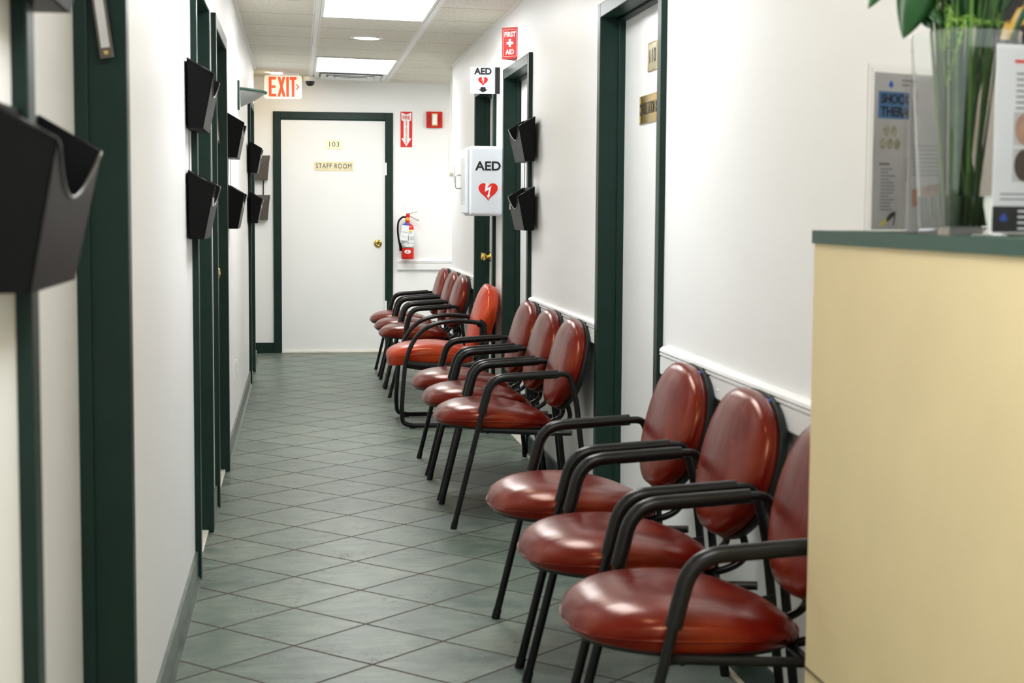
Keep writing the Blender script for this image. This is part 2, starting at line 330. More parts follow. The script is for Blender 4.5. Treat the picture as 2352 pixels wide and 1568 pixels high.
# openings: outer near edge, outer far edge (frame face .055 wide)
LD = [(2.0, 3.19), (5.29, 6.14), (6.57, 7.57), (11.26, 12.22)]
RD = [(4.97, 6.06), (7.89, 8.91), (9.34, 10.36)]
FW = .055
def wall_side(name, xa, xb, openings, y0, y1, ztop):
    bm = bmesh.new(); y = y0
    for a, b in openings:
        a2, b2 = a+.03, b-.03
        box(bm, xa, xb, y, a2, 0, ztop); box(bm, xa, xb, a2, b2, TOP-.03, ztop); y = b2
    box(bm, xa, xb, y, y1, 0, ztop)
    return struct(name, bm, 'wall')
wall_side('wall_left', XL-.15, XL, LD, -1.0, 12.95, cz(XL))
wall_side('wall_right', XR, XR+.15, RD, 2.76, 12.05, cz(XR+.15))
struct('wall_end', B((-2.3, 4.1, YE, YE+.15, 0, 2.40)), 'wall')
struct('wall_left_return', B((-2.3, XL-.15, 12.80, 12.95, 0, 2.37)), 'wall')
struct('wall_far_left', B((-2.4, -2.3, 12.80, 13.95, 0, 2.39)), 'wall')
struct('wall_right_return', B((XR+.15, 4.1, 11.90, 12.05, 0, 2.27)), 'wall')
struct('wall_far_right', B((4.1, 4.2, -1, 13.95, 0, 2.25)), 'wall')
struct('wall_reception', B((XR, 4.1, 2.64, 2.76, 0, 2.27)), 'recwall')
def frame(bm, side, a, b, ztop):
    """steel door frame: two jambs and a head, outer edges a..b along Y; side -1 left wall, +1 right wall; local coords"""
    s = side; f = -s*.02; d = s*.105
    def bx(y0, y1, z0, z1, x0=f, x1=d): box(bm, min(x0, x1), max(x0, x1), y0, y1, z0, z1, bev=.003)
    bx(a, a+FW, 0, ztop); bx(b-FW, b, 0, ztop); bx(a+FW, b-FW, ztop-FW, ztop)
    st = s*.052                                                          # stop bead
    bx(a+FW, a+FW+.012, 0, ztop-FW, st, d-s*.02); bx(b-FW-.012, b-FW, 0, ztop-FW, st, d-s*.02); bx(a+FW, b-FW, ztop-FW-.012, ztop-FW, st, d-s*.02)
    return bm
def knob_bm(o, d):
    """round door knob sticking out along direction axis; d=(axis, sign)"""
    ax, sg = d; bm = bmesh.new()
    lathe(bm, [(0, 0), (.032, 0), (.034, sg*.004), (.030, sg*.010), (.013, sg*.014), (.011, sg*.030), (.018, sg*.036), (.027, sg*.046), (.029, sg*.056), (.024, sg*.064), (.012, sg*.067), (.010, sg*.064), (0, sg*.064)], o, ax, 28)
    return bm
n = 0
def side_door(side, a, b, knob_y=None, thr=True):
    global n
    n += 1; X = XL if side < 0 else XR; c = (a+b)/2; s = side
    r = sempty('door_%d' % n, (X, c, 0)); h = (b-a)/2
    struct('door_frame', frame(bmesh.new(), s, -h, h, TOP), 'green', r)
    x0, x1 = sorted((s*.078, s*.118))
    sl = struct('door_slab', B((x0, x1, -h+FW-.003, h-FW+.003, .012, TOP-FW+.003)), 'door', r)
    if thr: struct('threshold', B((min(0, s*.13), max(0, s*.13), -h+FW, h-FW, 0, .011), bev=.003), 'marble', r)
    if knob_y is not None: struct('door_knob', knob_bm((s*.078, knob_y-c, .945), ('X', -s)), 'brass', sl, True)
    return r
side_door(-1, *LD[0], knob_y=None)
side_door(-1, *LD[1])
side_door(-1, *LD[2], knob_y=7.42)
side_door(-1, *LD[3])
side_door(1, *RD[0], knob_y=5.12)
side_door(1, *RD[1], knob_y=8.03)
side_door(1, *RD[2], knob_y=10.21)
# end door
r = sempty('door_8', (.307, YE, 0))
bm = bmesh.new(); W2 = .515
for b_ in ((-W2, -W2+.064, 0, 2.083), (W2-.064, W2, 0, 2.083), (-W2+.064, W2-.064, 2.020, 2.083)): box(bm, b_[0], b_[1], -.022, .04, b_[2], b_[3], bev=.003)
for b_ in ((-W2+.05, -W2+.068, 0, 2.03), (W2-.068, W2-.05, 0, 2.03), (-W2+.06, W2-.06, 2.012, 2.03)): box(bm, b_[0], b_[1], -.012, .02, b_[2], b_[3])
struct('door_frame', bm, 'green', r)
sl = struct('door_slab', B((-W2+.066, W2-.066, -.006, .03, .012, 2.014), bev=.002), 'door', r)
bm = bmesh.new(); lathe(bm, [(0, -.006), (.034, -.006), (.035, -.012), (.030, -.017), (.022, -.018), (.019, -.030), (.016, -.031), (.012, -.020), (0, -.020)], (.385, 0, .953), 'Y', 32)
struct('lock_escutcheon', bm, 'brass', sl, True)
bm = bmesh.new(); lathe(bm, [(0, -.026), (.009, -.026), (.010, -.018)], (.385, 0, .953), 'Y', 20); box(bm, .3835, .3865, -.0275, -.0255, .947, .959)
struct('keyhole', bm, 'seam', sl)
for z in (1.60, .40): struct('hinge', B((W2-.072, W2-.054, -.024, -.004, z-.055, z+.055), bev=.003), 'tbar', r)
struct('threshold', B((-W2+.066, W2-.066, -.03, .04, 0, .011), bev=.003), 'marble', r)
# baseboards
def tile_base(y0, y1, nme):
    bm = B((XL, XL+.010, y0, y1, 0, .098))
    # shallow cove foot
    vs = [bm.verts.new((XL+x, y, z)) for y in (y0, y1) for x, z in ((.010, .016), (.019, .004), (.019, 0), (.010, 0))]
    for k in range(4): bm.faces.new((vs[k], vs[(k+1) % 4], vs[4+(k+1) % 4], vs[4+k]))
    bm.faces.new(vs[:4]); bm.faces.new(vs[4:][::-1])
    struct(nme, bm, 'tilebase')
ys = [-1]+[e for d in LD for e in d]+[12.95]
for k in range(0, len(ys), 2): tile_base(ys[k], ys[k+1], 'baseboard_left' + ('' if k == 0 else '_%d' % (k//2+1)))
ys = [2.76]+[e for d in RD for e in d]+[12.05]
for k in range(0, len(ys), 2):
    b0 = struct('baseboard_right' + ('' if k == 0 else '_%d' % (k//2+1)), B((XR-.012, XR, ys[k], ys[k+1], 0, .10), bev=.003), 'green')
    struct('shoe_strip', B((XR-.026, XR-.012, ys[k], ys[k+1], 0, .012), bev=.003), 'shoe', b0)
struct('baseboard_end', B((-2.3, -.209, YE-.014, YE, 0, .09), bev=.003), 'green')
struct('baseboard_end_2', B((.824, 4.1, YE-.014, YE, 0, .09), bev=.003), 'green')
# chair rails
def rail(nme, axis, a, b, p):
    """ribbed white wall guard: runs along Y on the right wall or along X on the end wall; p = wall plane"""
    prof = [(0, .722), (-.016, .722), (-.019, .727), (-.019, .779), (-.013, .782), (-.021, .785), (-.021, .791), (-.014, .794), (-.022, .797), (-.020, .805), (-.012, .811), (0, .812)]
    bm = bmesh.new(); rings = []
    for t in (a, b): rings.append([bm.verts.new((p+d, t, z) if axis == 'Y' else (t, p+d, z)) for d, z in prof])
    k = len(prof)
    for i in range(k): bm.faces.new((rings[0][i], rings[0][(i+1) % k], rings[1][(i+1) % k], rings[1][i]))
    bm.faces.new(rings[0]); bm.faces.new(rings[1][::-1])
    o = struct(nme, bm, 'rail'); bm = bmesh.new(); t = a+.06
    while t < b:
        c = (p-.0185, t, .750) if axis == 'Y' else (t, p-.0185, .750)
        lathe(bm, [(.0055, 0), (.004, -.0025), (0, -.003)], c, 'X' if axis == 'Y' else 'Y', 12); t += .42
    struct('screw_cover', bm, 'white', o, True)
rail('trim_1', 'Y', 2.90, 4.925, XR); rail('trim_2', 'Y', 6.07, 7.84, XR); rail('trim_3', 'Y', 10.38, 12.0, XR); rail('trim_4', 'X', .86, 3.9, YE)
# ceiling bars
k = 5
for x in (.117, .760, -.53, 1.40, 2.05, 2.7):
    y0, y1 = ((-1.4, YE) if 0 < x < 1 else (12.96, YE) if x < 0 else (12.06, YE))
    bm = bmesh.new()
    box(bm, x-.014, x+.014, y0, y1, cz(x)-.004, cz(x)+.02); box(bm, x-.024, x-.017, y0, y1, cz(x)-.0015, cz(x)+.01); box(bm, x+.017, x+.024, y0, y1, cz(x)-.0015, cz(x)+.01)
    struct('trim_%d' % k, bm, 'tbar'); k += 1
for x0, x1 in ((XL, XL+.018), (XR-.018, XR)):
    struct('trim_%d' % k, B((x0, x1, -1, 12.05 if x0 > 0 else 12.95, cz(x0)-.006, cz(x0)+.02)), 'tbar'); k += 1
struct('trim_%d' % k, B((XL-.15, 3.9, YE-.02, YE, cz(XR)-.004, cz(XL)+.01)), 'tbar')
# ------------------------------------------------------------ ceiling fixtures
def troffer(y0, y1, label, x=.4385):
    t = thing('ceiling_light_panel', label, 'ceiling light', (x, (y0+y1)/2, cz(x)-.004), 0, 'fluorescent ceiling panels')
    t.rotation_euler = (0, math.atan(.0225), 0); h = (y1-y0)/2; W = .300
    bm = bmesh.new()
    for q in ((-W, W, -h, -h+.014), (-W, W, h-.014, h), (-W, -W+.014, -h+.014, h-.014), (W-.014, W, -h+.014, h-.014)): box(bm, *q, -.006, .004)
    obj('light_frame', bm, 'tbar', t); obj('diffuser', B((-W+.014, W-.014, -h+.014, h-.014, -.003, .003)), 'panel', t)
troffer(11.73, 12.92, 'bright ceiling light panel farthest down the hall, beside the air vent')
troffer(8.11, 9.30, 'bright ceiling light panel cut off by top of the photo')
for y in (4.49, .87): troffer(y, y+1.19, 'bright ceiling light panel nearer than the top of the photo shows')
for x in (2.55,):  # unseen panel, added to brighten the end wall
    troffer(12.35, 13.54, 'unseen ceiling light panel added around the far corner to brighten the end wall', x)
def downlight(x, y, label):
    t = thing('ceiling_downlight', label, 'ceiling light', (x, y, cz(x)), 0, 'round recessed downlights'); t.rotation_euler = (0, math.atan(.0225), 0)
    bm = bmesh.new(); lathe(bm, [(.080, -.004), (.086, -.008), (.104, -.005), (.108, .0)], seg=40); obj('trim_ring', bm, 'white', t, True)
    bm = bmesh.new(); lathe(bm, [(0, -.004), (.082, -.004), (.082, .0)], seg=40); obj('lit_lens', bm, 'bulb', t)
downlight(.447, 10.37, 'round warm downlight between the two bright ceiling panels')
downlight(-.166, 13.25, 'round warm downlight above the exit sign')
for x, y in ((.45, 6.9), (.45, 3.2)): downlight(x, y, 'round warm downlight nearer than the top of the photo shows')
for x, y in ((2.0, 1.8), (.95, 1.9), (.80, .9), (-1.2, 13.35), (1.9, 13.0)): downlight(x, y, 'unseen round warm downlight over the side area')  # the pair by the counter is added to warm the right wall
# air vent
t = thing('air_vent', 'white louvred ceiling air vent past the far light panel', 'air vent', (.4385, 13.24, cz(.4385)-.001)); t.rotation_euler = (0, math.atan(.0225), 0)
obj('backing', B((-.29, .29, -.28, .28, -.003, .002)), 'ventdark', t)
bm = bmesh.new()
for q in ((-.295, .295, -.285, -.25), (-.295, .295, .25, .285), (-.295, -.26, -.25, .25), (.26, .295, -.25, .25)): box(bm, q[0], q[1], q[2], q[3], -.008, 0)
obj('flange', bm, 'white', t)
for a, b, z0, z1 in ((.245, .200, -.004, -.020), (.185, .140, -.010, -.026), (.125, .080, -.014, -.030), (.065, .0, -.024, -.032)):
    bm = bmesh.new(); vo = [bm.verts.new((x*b, y*b, z0)) for x, y in ((-1, -1), (1, -1), (1, 1), (-1, 1))]; vi = [bm.verts.new((x*a, y*a*.96, z1)) for x, y in ((-1, -1), (1, -1), (1, 1), (-1, 1))]
    for q in range(4): bm.faces.new((vo[q], vo[(q+1) % 4], vi[(q+1) % 4], vi[q]))
    if b == 0: bmesh.ops.remove_doubles(bm, verts=bm.verts, dist=.0005)
    o = obj('louvre', bm, 'white', t); md = o.modifiers.new('s', 'SOLIDIFY'); md.thickness = .002
# dome camera
t = thing('security_camera', 'small white dome security camera on ceiling beside exit sign', 'camera', (.108, 13.50, cz(.108)))
bm = bmesh.new(); lathe(bm, [(0, 0), (.058, 0), (.060, -.012), (.056, -.036), (.045, -.044), (0, -.044)]); obj('housing', bm, 'white', t, True)
bm = bmesh.new(); lathe(bm, [(.038, -.044), (.037, -.058), (.030, -.074), (.018, -.083), (0, -.086)]); obj('dome', bm, 'darkglass', t, True)
# exit sign
t = thing('exit_sign', 'lit white sign with orange EXIT lettering hung from ceiling', 'sign', (-.115, 13.22, cz(-.115)))
obj('canopy', B((-.11, .13, -.035, .035, -.028, 0), bev=.005), 'tbar', t)
bm = bmesh.new(); poly(bm, rrect(.305, .19, .018), (0, .025, -.124), FRONT, .05); bd = obj('sign_body', bm, 'exitface', t)
zc = -.122
def L2(px, o, th=.0015): return poly(bmesh.new(), px, o, FRONT, th)
bm = bmesh.new(); o0 = (-.004, -.025, zc); hh = .080
for q in (rect(-.112, -.089, -hh, hh), rect(-.089, -.052, hh-.022, hh), rect(-.089, -.057, -.011, .011), rect(-.089, -.050, -hh, -hh+.022)): poly(bm, q, o0, FRONT, .0015)
obj('letter', bm, 'exitred', bd)
bm = bmesh.new(); poly(bm, [(-.041, hh), (-.018, hh), (.025, -hh), (.002, -hh)], o0, FRONT, .0015); poly(bm, [(.001, hh), (.022, hh), (-.020, -hh), (-.042, -hh)], o0, FRONT, .0016); obj('letter', bm, 'exitred', bd)
obj('letter', L2(rect(.030, .052, -hh, hh), o0), 'exitred', bd)
bm = bmesh.new(); poly(bm, rect(.059, .114, hh-.022, hh), o0, FRONT, .0015); poly(bm, rect(.074, .097, -hh, hh-.022), o0, FRONT, .0015); obj('letter', bm, 'exitred', bd)
obj('arrow', L2([(.104, .024), (.115, .024), (.138, 0), (.115, -.024), (.104, -.024), (.124, 0)], o0), 'exitred', bd)
# wall sconce
t = thing('wall_sconce', 'frosted quarter bowl wall light with green metal trim, left wall', 'wall light', (XL, 9.4, 1.905))
obj('backplate', B((0, .012, -.014, .014, -.085, .085), bev=.003), 'greencap', t)
bm = bmesh.new(); arc = [Vector((.018+.15*math.sin(math.pi*k/24), -.15*math.cos(math.pi*k/24), .028-.012*math.sin(math.pi*k/24))) for k in range(25)]
tube(bm, arc, .0055, 8, sx=1.0, sy=1.4); obj('rim', bm, 'greencap', t, True)
bm = bmesh.new(); rings = []
for j in range(9):
    f = j/8; rr = .146*(1-f**1.5)+.002; z = .024-.092*f
    rings.append([bm.verts.new((.018+rr*math.sin(math.pi*k/24), -rr*math.cos(math.pi*k/24), z)) for k in range(25)])
for a, b in zip(rings, rings[1:]):
    for k in range(24): bm.faces.new((a[k], a[k+1], b[k+1], b[k]))
bo = obj('glass_bowl', bm, 'frost', t, True); md = bo.modifiers.new('s', 'SOLIDIFY'); md.thickness = .003
bm = bmesh.new(); lathe(bm, [(0, -.02), (.014, -.018), (.020, 0), (.014, .016), (0, .02)], (.06, 0, -.01)); obj('bulb', bm, 'white', t, True)
# ------------------------------------------------------------ wall file pockets
def pocket(label, side, x, y, z, m='black', strap=True, clip=True, full=False, end=False):
    """wall file pocket; local: wall plane x=0, sticks out +x, width along y"""
    t = thing('wall_file_pocket', label, 'file holder', (x, y, z), 0 if side < 0 else math.pi, 'wall file pockets')
    if end: t.rotation_euler = (0, 0, -math.pi/2)
    w_ = .350; th = .0032; HT, FT, PT, PB = .213, .166, .082, .048; FL = .020
    bm = bmesh.new(); poly(bm, [(0, 0), (w_, 0), (w_+FL, HT), (-FL, HT)], (0, 0, 0), EAST, th)
    for yy, sg in ((0, -1), (w_-th, 1)):
        a = [bm.verts.new((px, yy+sg*FL*pz/HT, pz)) for px, pz in ((0, 0), (PB, 0), (PT, FT), (0, HT))]; b = [bm.verts.new((px, yy+th+sg*FL*pz/HT, pz)) for px, pz in ((0, 0), (PB, 0), (PT, FT), (0, HT))]
        bm.faces.new(a); bm.faces.new(b[::-1])
        for i in range(4): bm.faces.new((a[i], a[(i+1) % 4], b[(i+1) % 4], b[i]))
    box(bm, 0, PB, 0, w_, 0, th)
    # front with a dipped top edge
    ns = 24; A = []
    for k in range(ns+1):
        y_ = w_*k/ns; u_ = abs(k/ns-.5)*2; f = 1 if u_ > .95 else 1-.36*(math.cos(u_/.95*math.pi/2)**.85)
        A.append([(PB, y_, 0), (PB+(PT-PB)*f, y_+(k/ns-.5)*2*FL*f*FT/HT, FT*f)])
    ft = [[bm.verts.new(p) for p in c] for c in A]; bk = [[bm.verts.new((p[0]-th, p[1], p[2])) for p in c] for c in A]
    for k in range(ns):
        bm.faces.new((ft[k][0], ft[k+1][0], ft[k+1][1], ft[k][1])); bm.faces.new((bk[k][1], bk[k+1][1], bk[k+1][0], bk[k][0]))
        bm.faces.new((ft[k][1], ft[k+1][1], bk[k+1][1], bk[k][1])); bm.faces.new((ft[k][0], bk[k][0], bk[k+1][0], ft[k+1][0]))
    for k in (0, ns): bm.faces.new((ft[k][0], ft[k][1], bk[k][1], bk[k][0]))
    obj('pocket', bm, m, t)
    fy = lambda y_, z_: y_+(y_/w_-.5)*2*FL*z_/HT
    rim = [(.001, fy(0, HT), HT)]+[(PT, fy(0, FT), FT)]+[(c[1][0], c[1][1], c[1][2]) for c in A[1:-1]]+[(PT, fy(w_, FT), FT), (.001, fy(w_, HT), HT)]
    obj('rim_lip', tube(bmesh.new(), rim, .0028, 8), 'frame' if m == 'black' else m, t, True)
    [obj('hanger_clip', B((-.007, .004, a_, a_+.015, HT-.03, HT-.005)), m, t) for a_ in (.03, w_-.045)]
    if strap:
        for yy in (.03, w_-.04): obj('hanging_strap', B((.001, .003, yy, yy+.008, -.135, .01)), 'black', t)
    if clip:
        bm = bmesh.new(); zz = FT*.78; xx = PB+(PT-PB)*.78
        box(bm, xx-.0005, xx+.0022, .012, .040, zz-.026, zz); obj('label_clip', bm, 'steel', t)
    if full:
        bm = B((.006, .010, .02, w_-.02, .01, HT+.012), (.018, .022, .03, w_-.03, .01, HT-.004)); obj('paper_sheet', bm, 'paper', t)
    return t
Z1, Z0 = 1.492, 1.147; o_ = .0
pocket('blurred black file pocket at top left corner, only its underside in photo', -1, XL+.007, 1.775, Z1, clip=False)
pocket('large blurred black file pocket at left photo edge, nearest the camera', -1, XL+.007, 1.775, Z0, strap=False, clip=False)
pocket('black file pocket beside second left doorway, upper of its pair', -1, XL+.007, 5.02, Z1, clip=False)
pocket('black file pocket beside second left doorway, lower of its pair', -1, XL+.007, 5.02, Z0, strap=False)
pocket('black file pocket just past the left brass knob door, upper one', -1, XL+.007, 7.80, Z1)
pocket('black file pocket just past the left brass knob door, lower one', -1, XL+.007, 7.80, Z0, strap=False)
pocket('small black file pocket before farthest left doorway, upper one', -1, XL+.022, 11.02, Z1)
pocket('small black file pocket before farthest left doorway, lower one', -1, XL+.022, 11.02, Z0, strap=False)
pocket('smoky translucent file pocket on end wall, upper one', -1, -.606, YE-.012, Z1, m='smoke', end=True, clip=False)
pocket('smoky translucent file pocket on end wall, lower one', -1, -.606, YE-.012, Z0+.008, m='smoke', end=True, strap=False, clip=False)
pocket('black file pocket on right wall by AED cabinet, upper one', 1, XR-.022, 8.01, Z1-.005, clip=False)
pocket('black file pocket on right wall by AED cabinet, lower one', 1, XR-.022, 8.01, Z0, strap=False, full=False)
# ------------------------------------------------------------ signs and equipment
# name plates
def plate(label, s, w_, h_, o, basis, size, sx=1.0, m='plate'):
    t = thing('name_plate', label, 'sign', o, 0, 'brass door plates'); bm = bmesh.new(); poly(bm, rect(-w_/2, w_/2, -h_/2, h_/2), (0, 0, 0), basis, .003); obj('plate', bm, m, t)
    bm = bmesh.new()
    for q in (rect(-w_/2, w_/2, h_/2-.003, h_/2), rect(-w_/2, w_/2, -h_/2, -h_/2+.003), rect(-w_/2, -w_/2+.003, -h_/2+.003, h_/2-.003), rect(w_/2-.003, w_/2, -h_/2+.003, h_/2-.003)): poly(bm, q, basis[2]*.003, basis, .0015)
    obj('plate_rim', bm, 'brass', t)
    text('lettering', s, size, basis[2]*.003, basis, 'ink', t, sx=sx, spacing=1.15)
    return t
yd = YE-.0062
plate('brass plate reading 103 on the white end door', '103', .128, .075, (.311, yd, 1.806), FRONT, .062)
plate('brass plate reading STAFF ROOM on the white end door', 'STAFF ROOM', .330, .076, (.311, yd, 1.619), FRONT, .060, .78)
xd = XR+.0778
plate('brass plate reading 110 on the near right door', '110', .135, .10, (xd, 5.515, 1.79), WEST, .07)
plate('brass plate reading CONSULTATION ROOM, partly hidden by the near right frame', 'CONSULTATION ROOM', .345, .10, (xd, 5.535, 1.61), WEST, .062, .46, 'brass')
for lb, y, z, tl in (('clear and brass sign holder on nearest left door jamb, top left', 3.12, 1.635, .13), ('clear and brass sign holder on the knob door jamb, left wall', 7.50, 1.605, .07)):
    t = thing('jamb_sign_holder', lb, 'sign', (XL-.028, y-.002, z), 0, 'jamb sign holders'); t.rotation_euler = (0, -tl, 0)
    obj('holder_plate', B((-.013, .013, -.006, 0, -.11 if y < 5 else -.06, .13 if y < 5 else .06), bev=.002), 'smoke', t)
    obj('paper_insert', B((-.008, .008, -.0075, -.006, -.09 if y < 5 else -.045, .12 if y < 5 else .045)), 'greypaper', t)
    obj('screw', B((-.004, .004, -.009, -.006, -.103 if y < 5 else -.056, -.096 if y < 5 else -.049)), 'brass', t)
# fire extinguisher arrow sign
t = thing('fire_extinguisher_sign', 'red sign reading FIRE EXTINGUISHER with white down arrow', 'sign', (.939, YE, 1.944))
bm = bmesh.new(); poly(bm, rect(-.0505, .0505, -.153, .153), (0, 0, 0), FRONT, .003); obj('panel', bm, 'signred', t)
bm = bmesh.new(); o0 = (0, -.003, 0)
poly(bm, [(-.043, .145), (0, .128), (.043, .145), (.043, .080), (.026, .072), (-.026, .072), (-.043, .080)], o0, FRONT, .0008)
poly(bm, rect(-.024, .024, -.078, .073), o0, FRONT, .0008); poly(bm, [(-.044, -.076), (.044, -.076), (0, -.147)], o0, FRONT, .0008)
obj('arrow', bm, 'white', t)
text('lettering', 'FIRE', .046, (0, -.0038, .101), FRONT, 'signred', t, sx=.80, bold=.0010)
text('lettering', '\n'.join('EXTINGUISHER'), .0215, (0, -.0038, -.024), FRONT, 'signred', t, bold=.0004, line=.78)
# fire alarm strobe
t = thing('fire_alarm_strobe', 'square red fire alarm strobe high on end wall', 'alarm', (1.182, YE, 2.030))
obj('housing', B((-.07, .07, -.032, 0, -.07, .07), bev=.006), 'red', t)
for k in range(5):
    for sx in (-1, 1): x = sx*(.034+.006*k); obj('grille_rib', B((x-.0018, x+.0018, -.035, -.031, -.045, .045)), 'red', t)
obj('bezel', B((-.026, .026, -.046, -.030, -.054, .054), bev=.004), 'amber', t); obj('lens', B((-.020, .020, -.056, -.044, -.045, .045), bev=.006), 'lens', t)
# fire extinguisher
t = thing('fire_extinguisher', 'red fire extinguisher with paper tag hung on end wall', 'fire extinguisher', (.947, YE-.075, .822))
bm = bmesh.new(); lathe(bm, [(0, .004), (.044, .004), (.049, 0), (.053, .006), (.054, .012), (.054, .262), (.051, .280), (.040, .297), (.024, .307), (.018, .312), (.018, .326), (0, .326)], seg=36); obj('cylinder', bm, 'red', t, True)
bm = bmesh.new(); lathe(bm, [(.0545, .115), (.0547, .116), (.0547, .252), (.0545, .253)], seg=36); obj('instruction_label', bm, 'paper', t, True)
bm = bmesh.new(); lathe(bm, [(.0548, .096), (.0560, .097), (.0560, .113), (.0548, .114)], seg=36); obj('strap_band', bm, 'steel', t, True)
bm = bmesh.new()
for zz in (.135, .165, .175, .185, .195, .22):
    for xx in (-.004, .018, .036):
        if random.random() < .8: yy = -math.sqrt(max(0, .0552**2-(xx+.006)**2)); box(bm, xx, xx+.012, yy-.0008, yy+.004, zz, zz+.006)
obj('label_print', bm, 'greytext', t)
bm = bmesh.new(); box(bm, .008, .034, -.0565, -.046, .236, .250); obj('label_print', bm, 'yellow', t)
bm = bmesh.new(); poly(bm, [(.028*math.cos(a/12*math.pi), .017*math.sin(a/12*math.pi)) for a in range(24)], (-.004, -.0545, .064), FRONT, .0022); sk = obj('oval_sticker', bm, 'white', t)
for c_, xx, zz in (('red', -.004, .072), ('blue', -.015, .061), ('orange', .007, .061), ('red', -.004, .058)): obj('sticker_print', B((xx-.004, xx+.004, -.0575, -.0565, zz-.005, zz+.005)), c_, sk)
bm = bmesh.new(); tube(bm, [(0, 0, .322), (0, 0, .385)], .016, 16); box(bm, -.016, .018, -.014, .014, .362, .392, bev=.004); obj('valve', bm, 'red', t, 'auto')
bm = bmesh.new(); lathe(bm, [(0, -.026), (.016, -.026), (.018, -.022), (.018, -.010)], (-.004, 0, .343), 'Y', 24); obj('pressure_gauge', bm, 'orange', t, True)
bm = bmesh.new(); tube(bm, [(-.012, 0, .377), (.03, -.004, .366), (.095, -.006, .333)], .0055, 8, sx=1.6); obj('carry_handle', bm, 'steel', t, True)
bm = bmesh.new(); tube(bm, [(-.01, 0, .392), (.03, -.004, .397), (.085, -.006, .410)], .0045, 8, sx=1.6); obj('squeeze_lever', bm, 'steel', t, True)
bm = bmesh.new(); tube(bm, [(.0, 0, .39), (-.02, -.005, .43), (-.046, -.008, .452)], .0013, 6); obj('seal_wire', bm, 'steel', t, True)
bm = bmesh.new(); tube(bm, smoothpath([(-.015, 0, .362), (-.045, -.005, .365), (-.082, -.01, .33), (-.090, -.01, .25), (-.078, -.01, .16), (-.068, -.008, .115)], .05), .008, 10); obj('hose', bm, 'black', t, True)
bm = bmesh.new(); tube(bm, [(-.069, -.008, .14), (-.060, -.008, .070)], .0115, 12, rfun=lambda f: .8+.35*f); obj('nozzle', bm, 'black', t, 'auto')
bm = bmesh.new()
lathe(bm, [(.021, .0), (.034, -.010), (.046, -.016)], (-.006, 0, .312), 'Z', 24); obj('collar', bm, 'blue', t, True)
bm = bmesh.new(); poly(bm, [(-.062, .165), (.008, .157), (.022, .288), (-.042, .296)], (-.012, -.066, 0), FRONT, .0012); tg = obj('paper_tag', bm, 'paper', t)
bm = bmesh.new()
for a_, b_ in ((.235, .003), (.195, .002)): poly(bm, [(-.052, a_), (.006, a_-.006), (.006, a_-.006+b_), (-.052, a_+b_)], (-.010, -.0672, 0), FRONT, .0005)
obj('tag_print', bm, 'greytext', tg)
obj('wall_bracket', B((-.02, .02, .03, .075, .10, .34)), 'steel', t)
# AED cabinet
t = thing('defibrillator_cabinet', 'white AED cabinet with red heart on right wall', 'cabinet', (XR, 9.19, 1.413))
def aedprof(x0, x1, y0, y1, h, r_=.03):
    pr = [(x0, -h), (x1, -h)]; bm = bmesh.new()
    out = [(x1, h)]+[(x1, -h)]
    # rounded front top and bottom corners (profile in X-Z)
    pts = [(x1, -h)]+[(x0+r_-r_*math.sin(a), -h+r_-r_*math.cos(a)) for a in [math.pi/2*k/5 for k in range(6)]]+[(x0+r_-r_*math.cos(a), h-r_+r_*math.sin(a)) for a in [math.pi/2*k/5 for k in range(6)]]+[(x1, h)]
    return poly(bm, pts, (0, y1, 0), FRONT, y1-y0)
body = obj('cabinet_body', B((-.205, 0, -.17, .17, -.1, .1)), 'acab', t); bpy.data.objects.remove(body)
bm = bmesh.new(); pts = [(-.196, -.200), (0, -.200), (0, .200), (-.196, .200)]
poly(bm, pts, (0, .17, 0), FRONT, .34); body = obj('cabinet_body', bm, 'acab', t)
md = body.modifiers.new('bev', 'BEVEL'); md.width = .018; md.segments = 4; md.limit_method = 'ANGLE'
for p in body.data.polygons: p.use_smooth = False
fd = obj('glass_door', B((-.212, -.196, -.160, .160, -.185, .185), bev=.004), 'acab', t)
obj('window', B((-.2135, -.2115, -.105, .105, -.135, .135)), 'greypaper', fd)
bm = bmesh.new(); tube(bm, smoothpath([(-.212, .11, .038), (-.247, .11, .038), (-.247, .11, -.040), (-.212, .11, -.040)], .014), .0035, 10); obj('handle', bm, 'steel', fd, True)
of = (0, -.17, 0)
text('lettering', 'AED', .071, (-.086, -.1702, .083), FRONT, 'ink', t, bold=.0020, sx=1.08)
bm = bmesh.new(); poly(bm, [(x, z*1.02) for x, z in heart(.112)], (-.086, -.17, -.055), FRONT, .0012); hb = obj('heart_symbol', bm, 'signred', t)
bolt = [(-.013, .045), (.001, .034), (-.004, .008), (.019, .020), (.007, -.030), (.013, -.028), (.001, -.052), (-.008, -.034), (-.002, -.034), (.004, -.002), (-.020, -.014)]
bm = bmesh.new(); poly(bm, bolt, (-.086, -.1712, -.048), FRONT, .0008); obj('bolt_arrow', bm, 'white', hb)
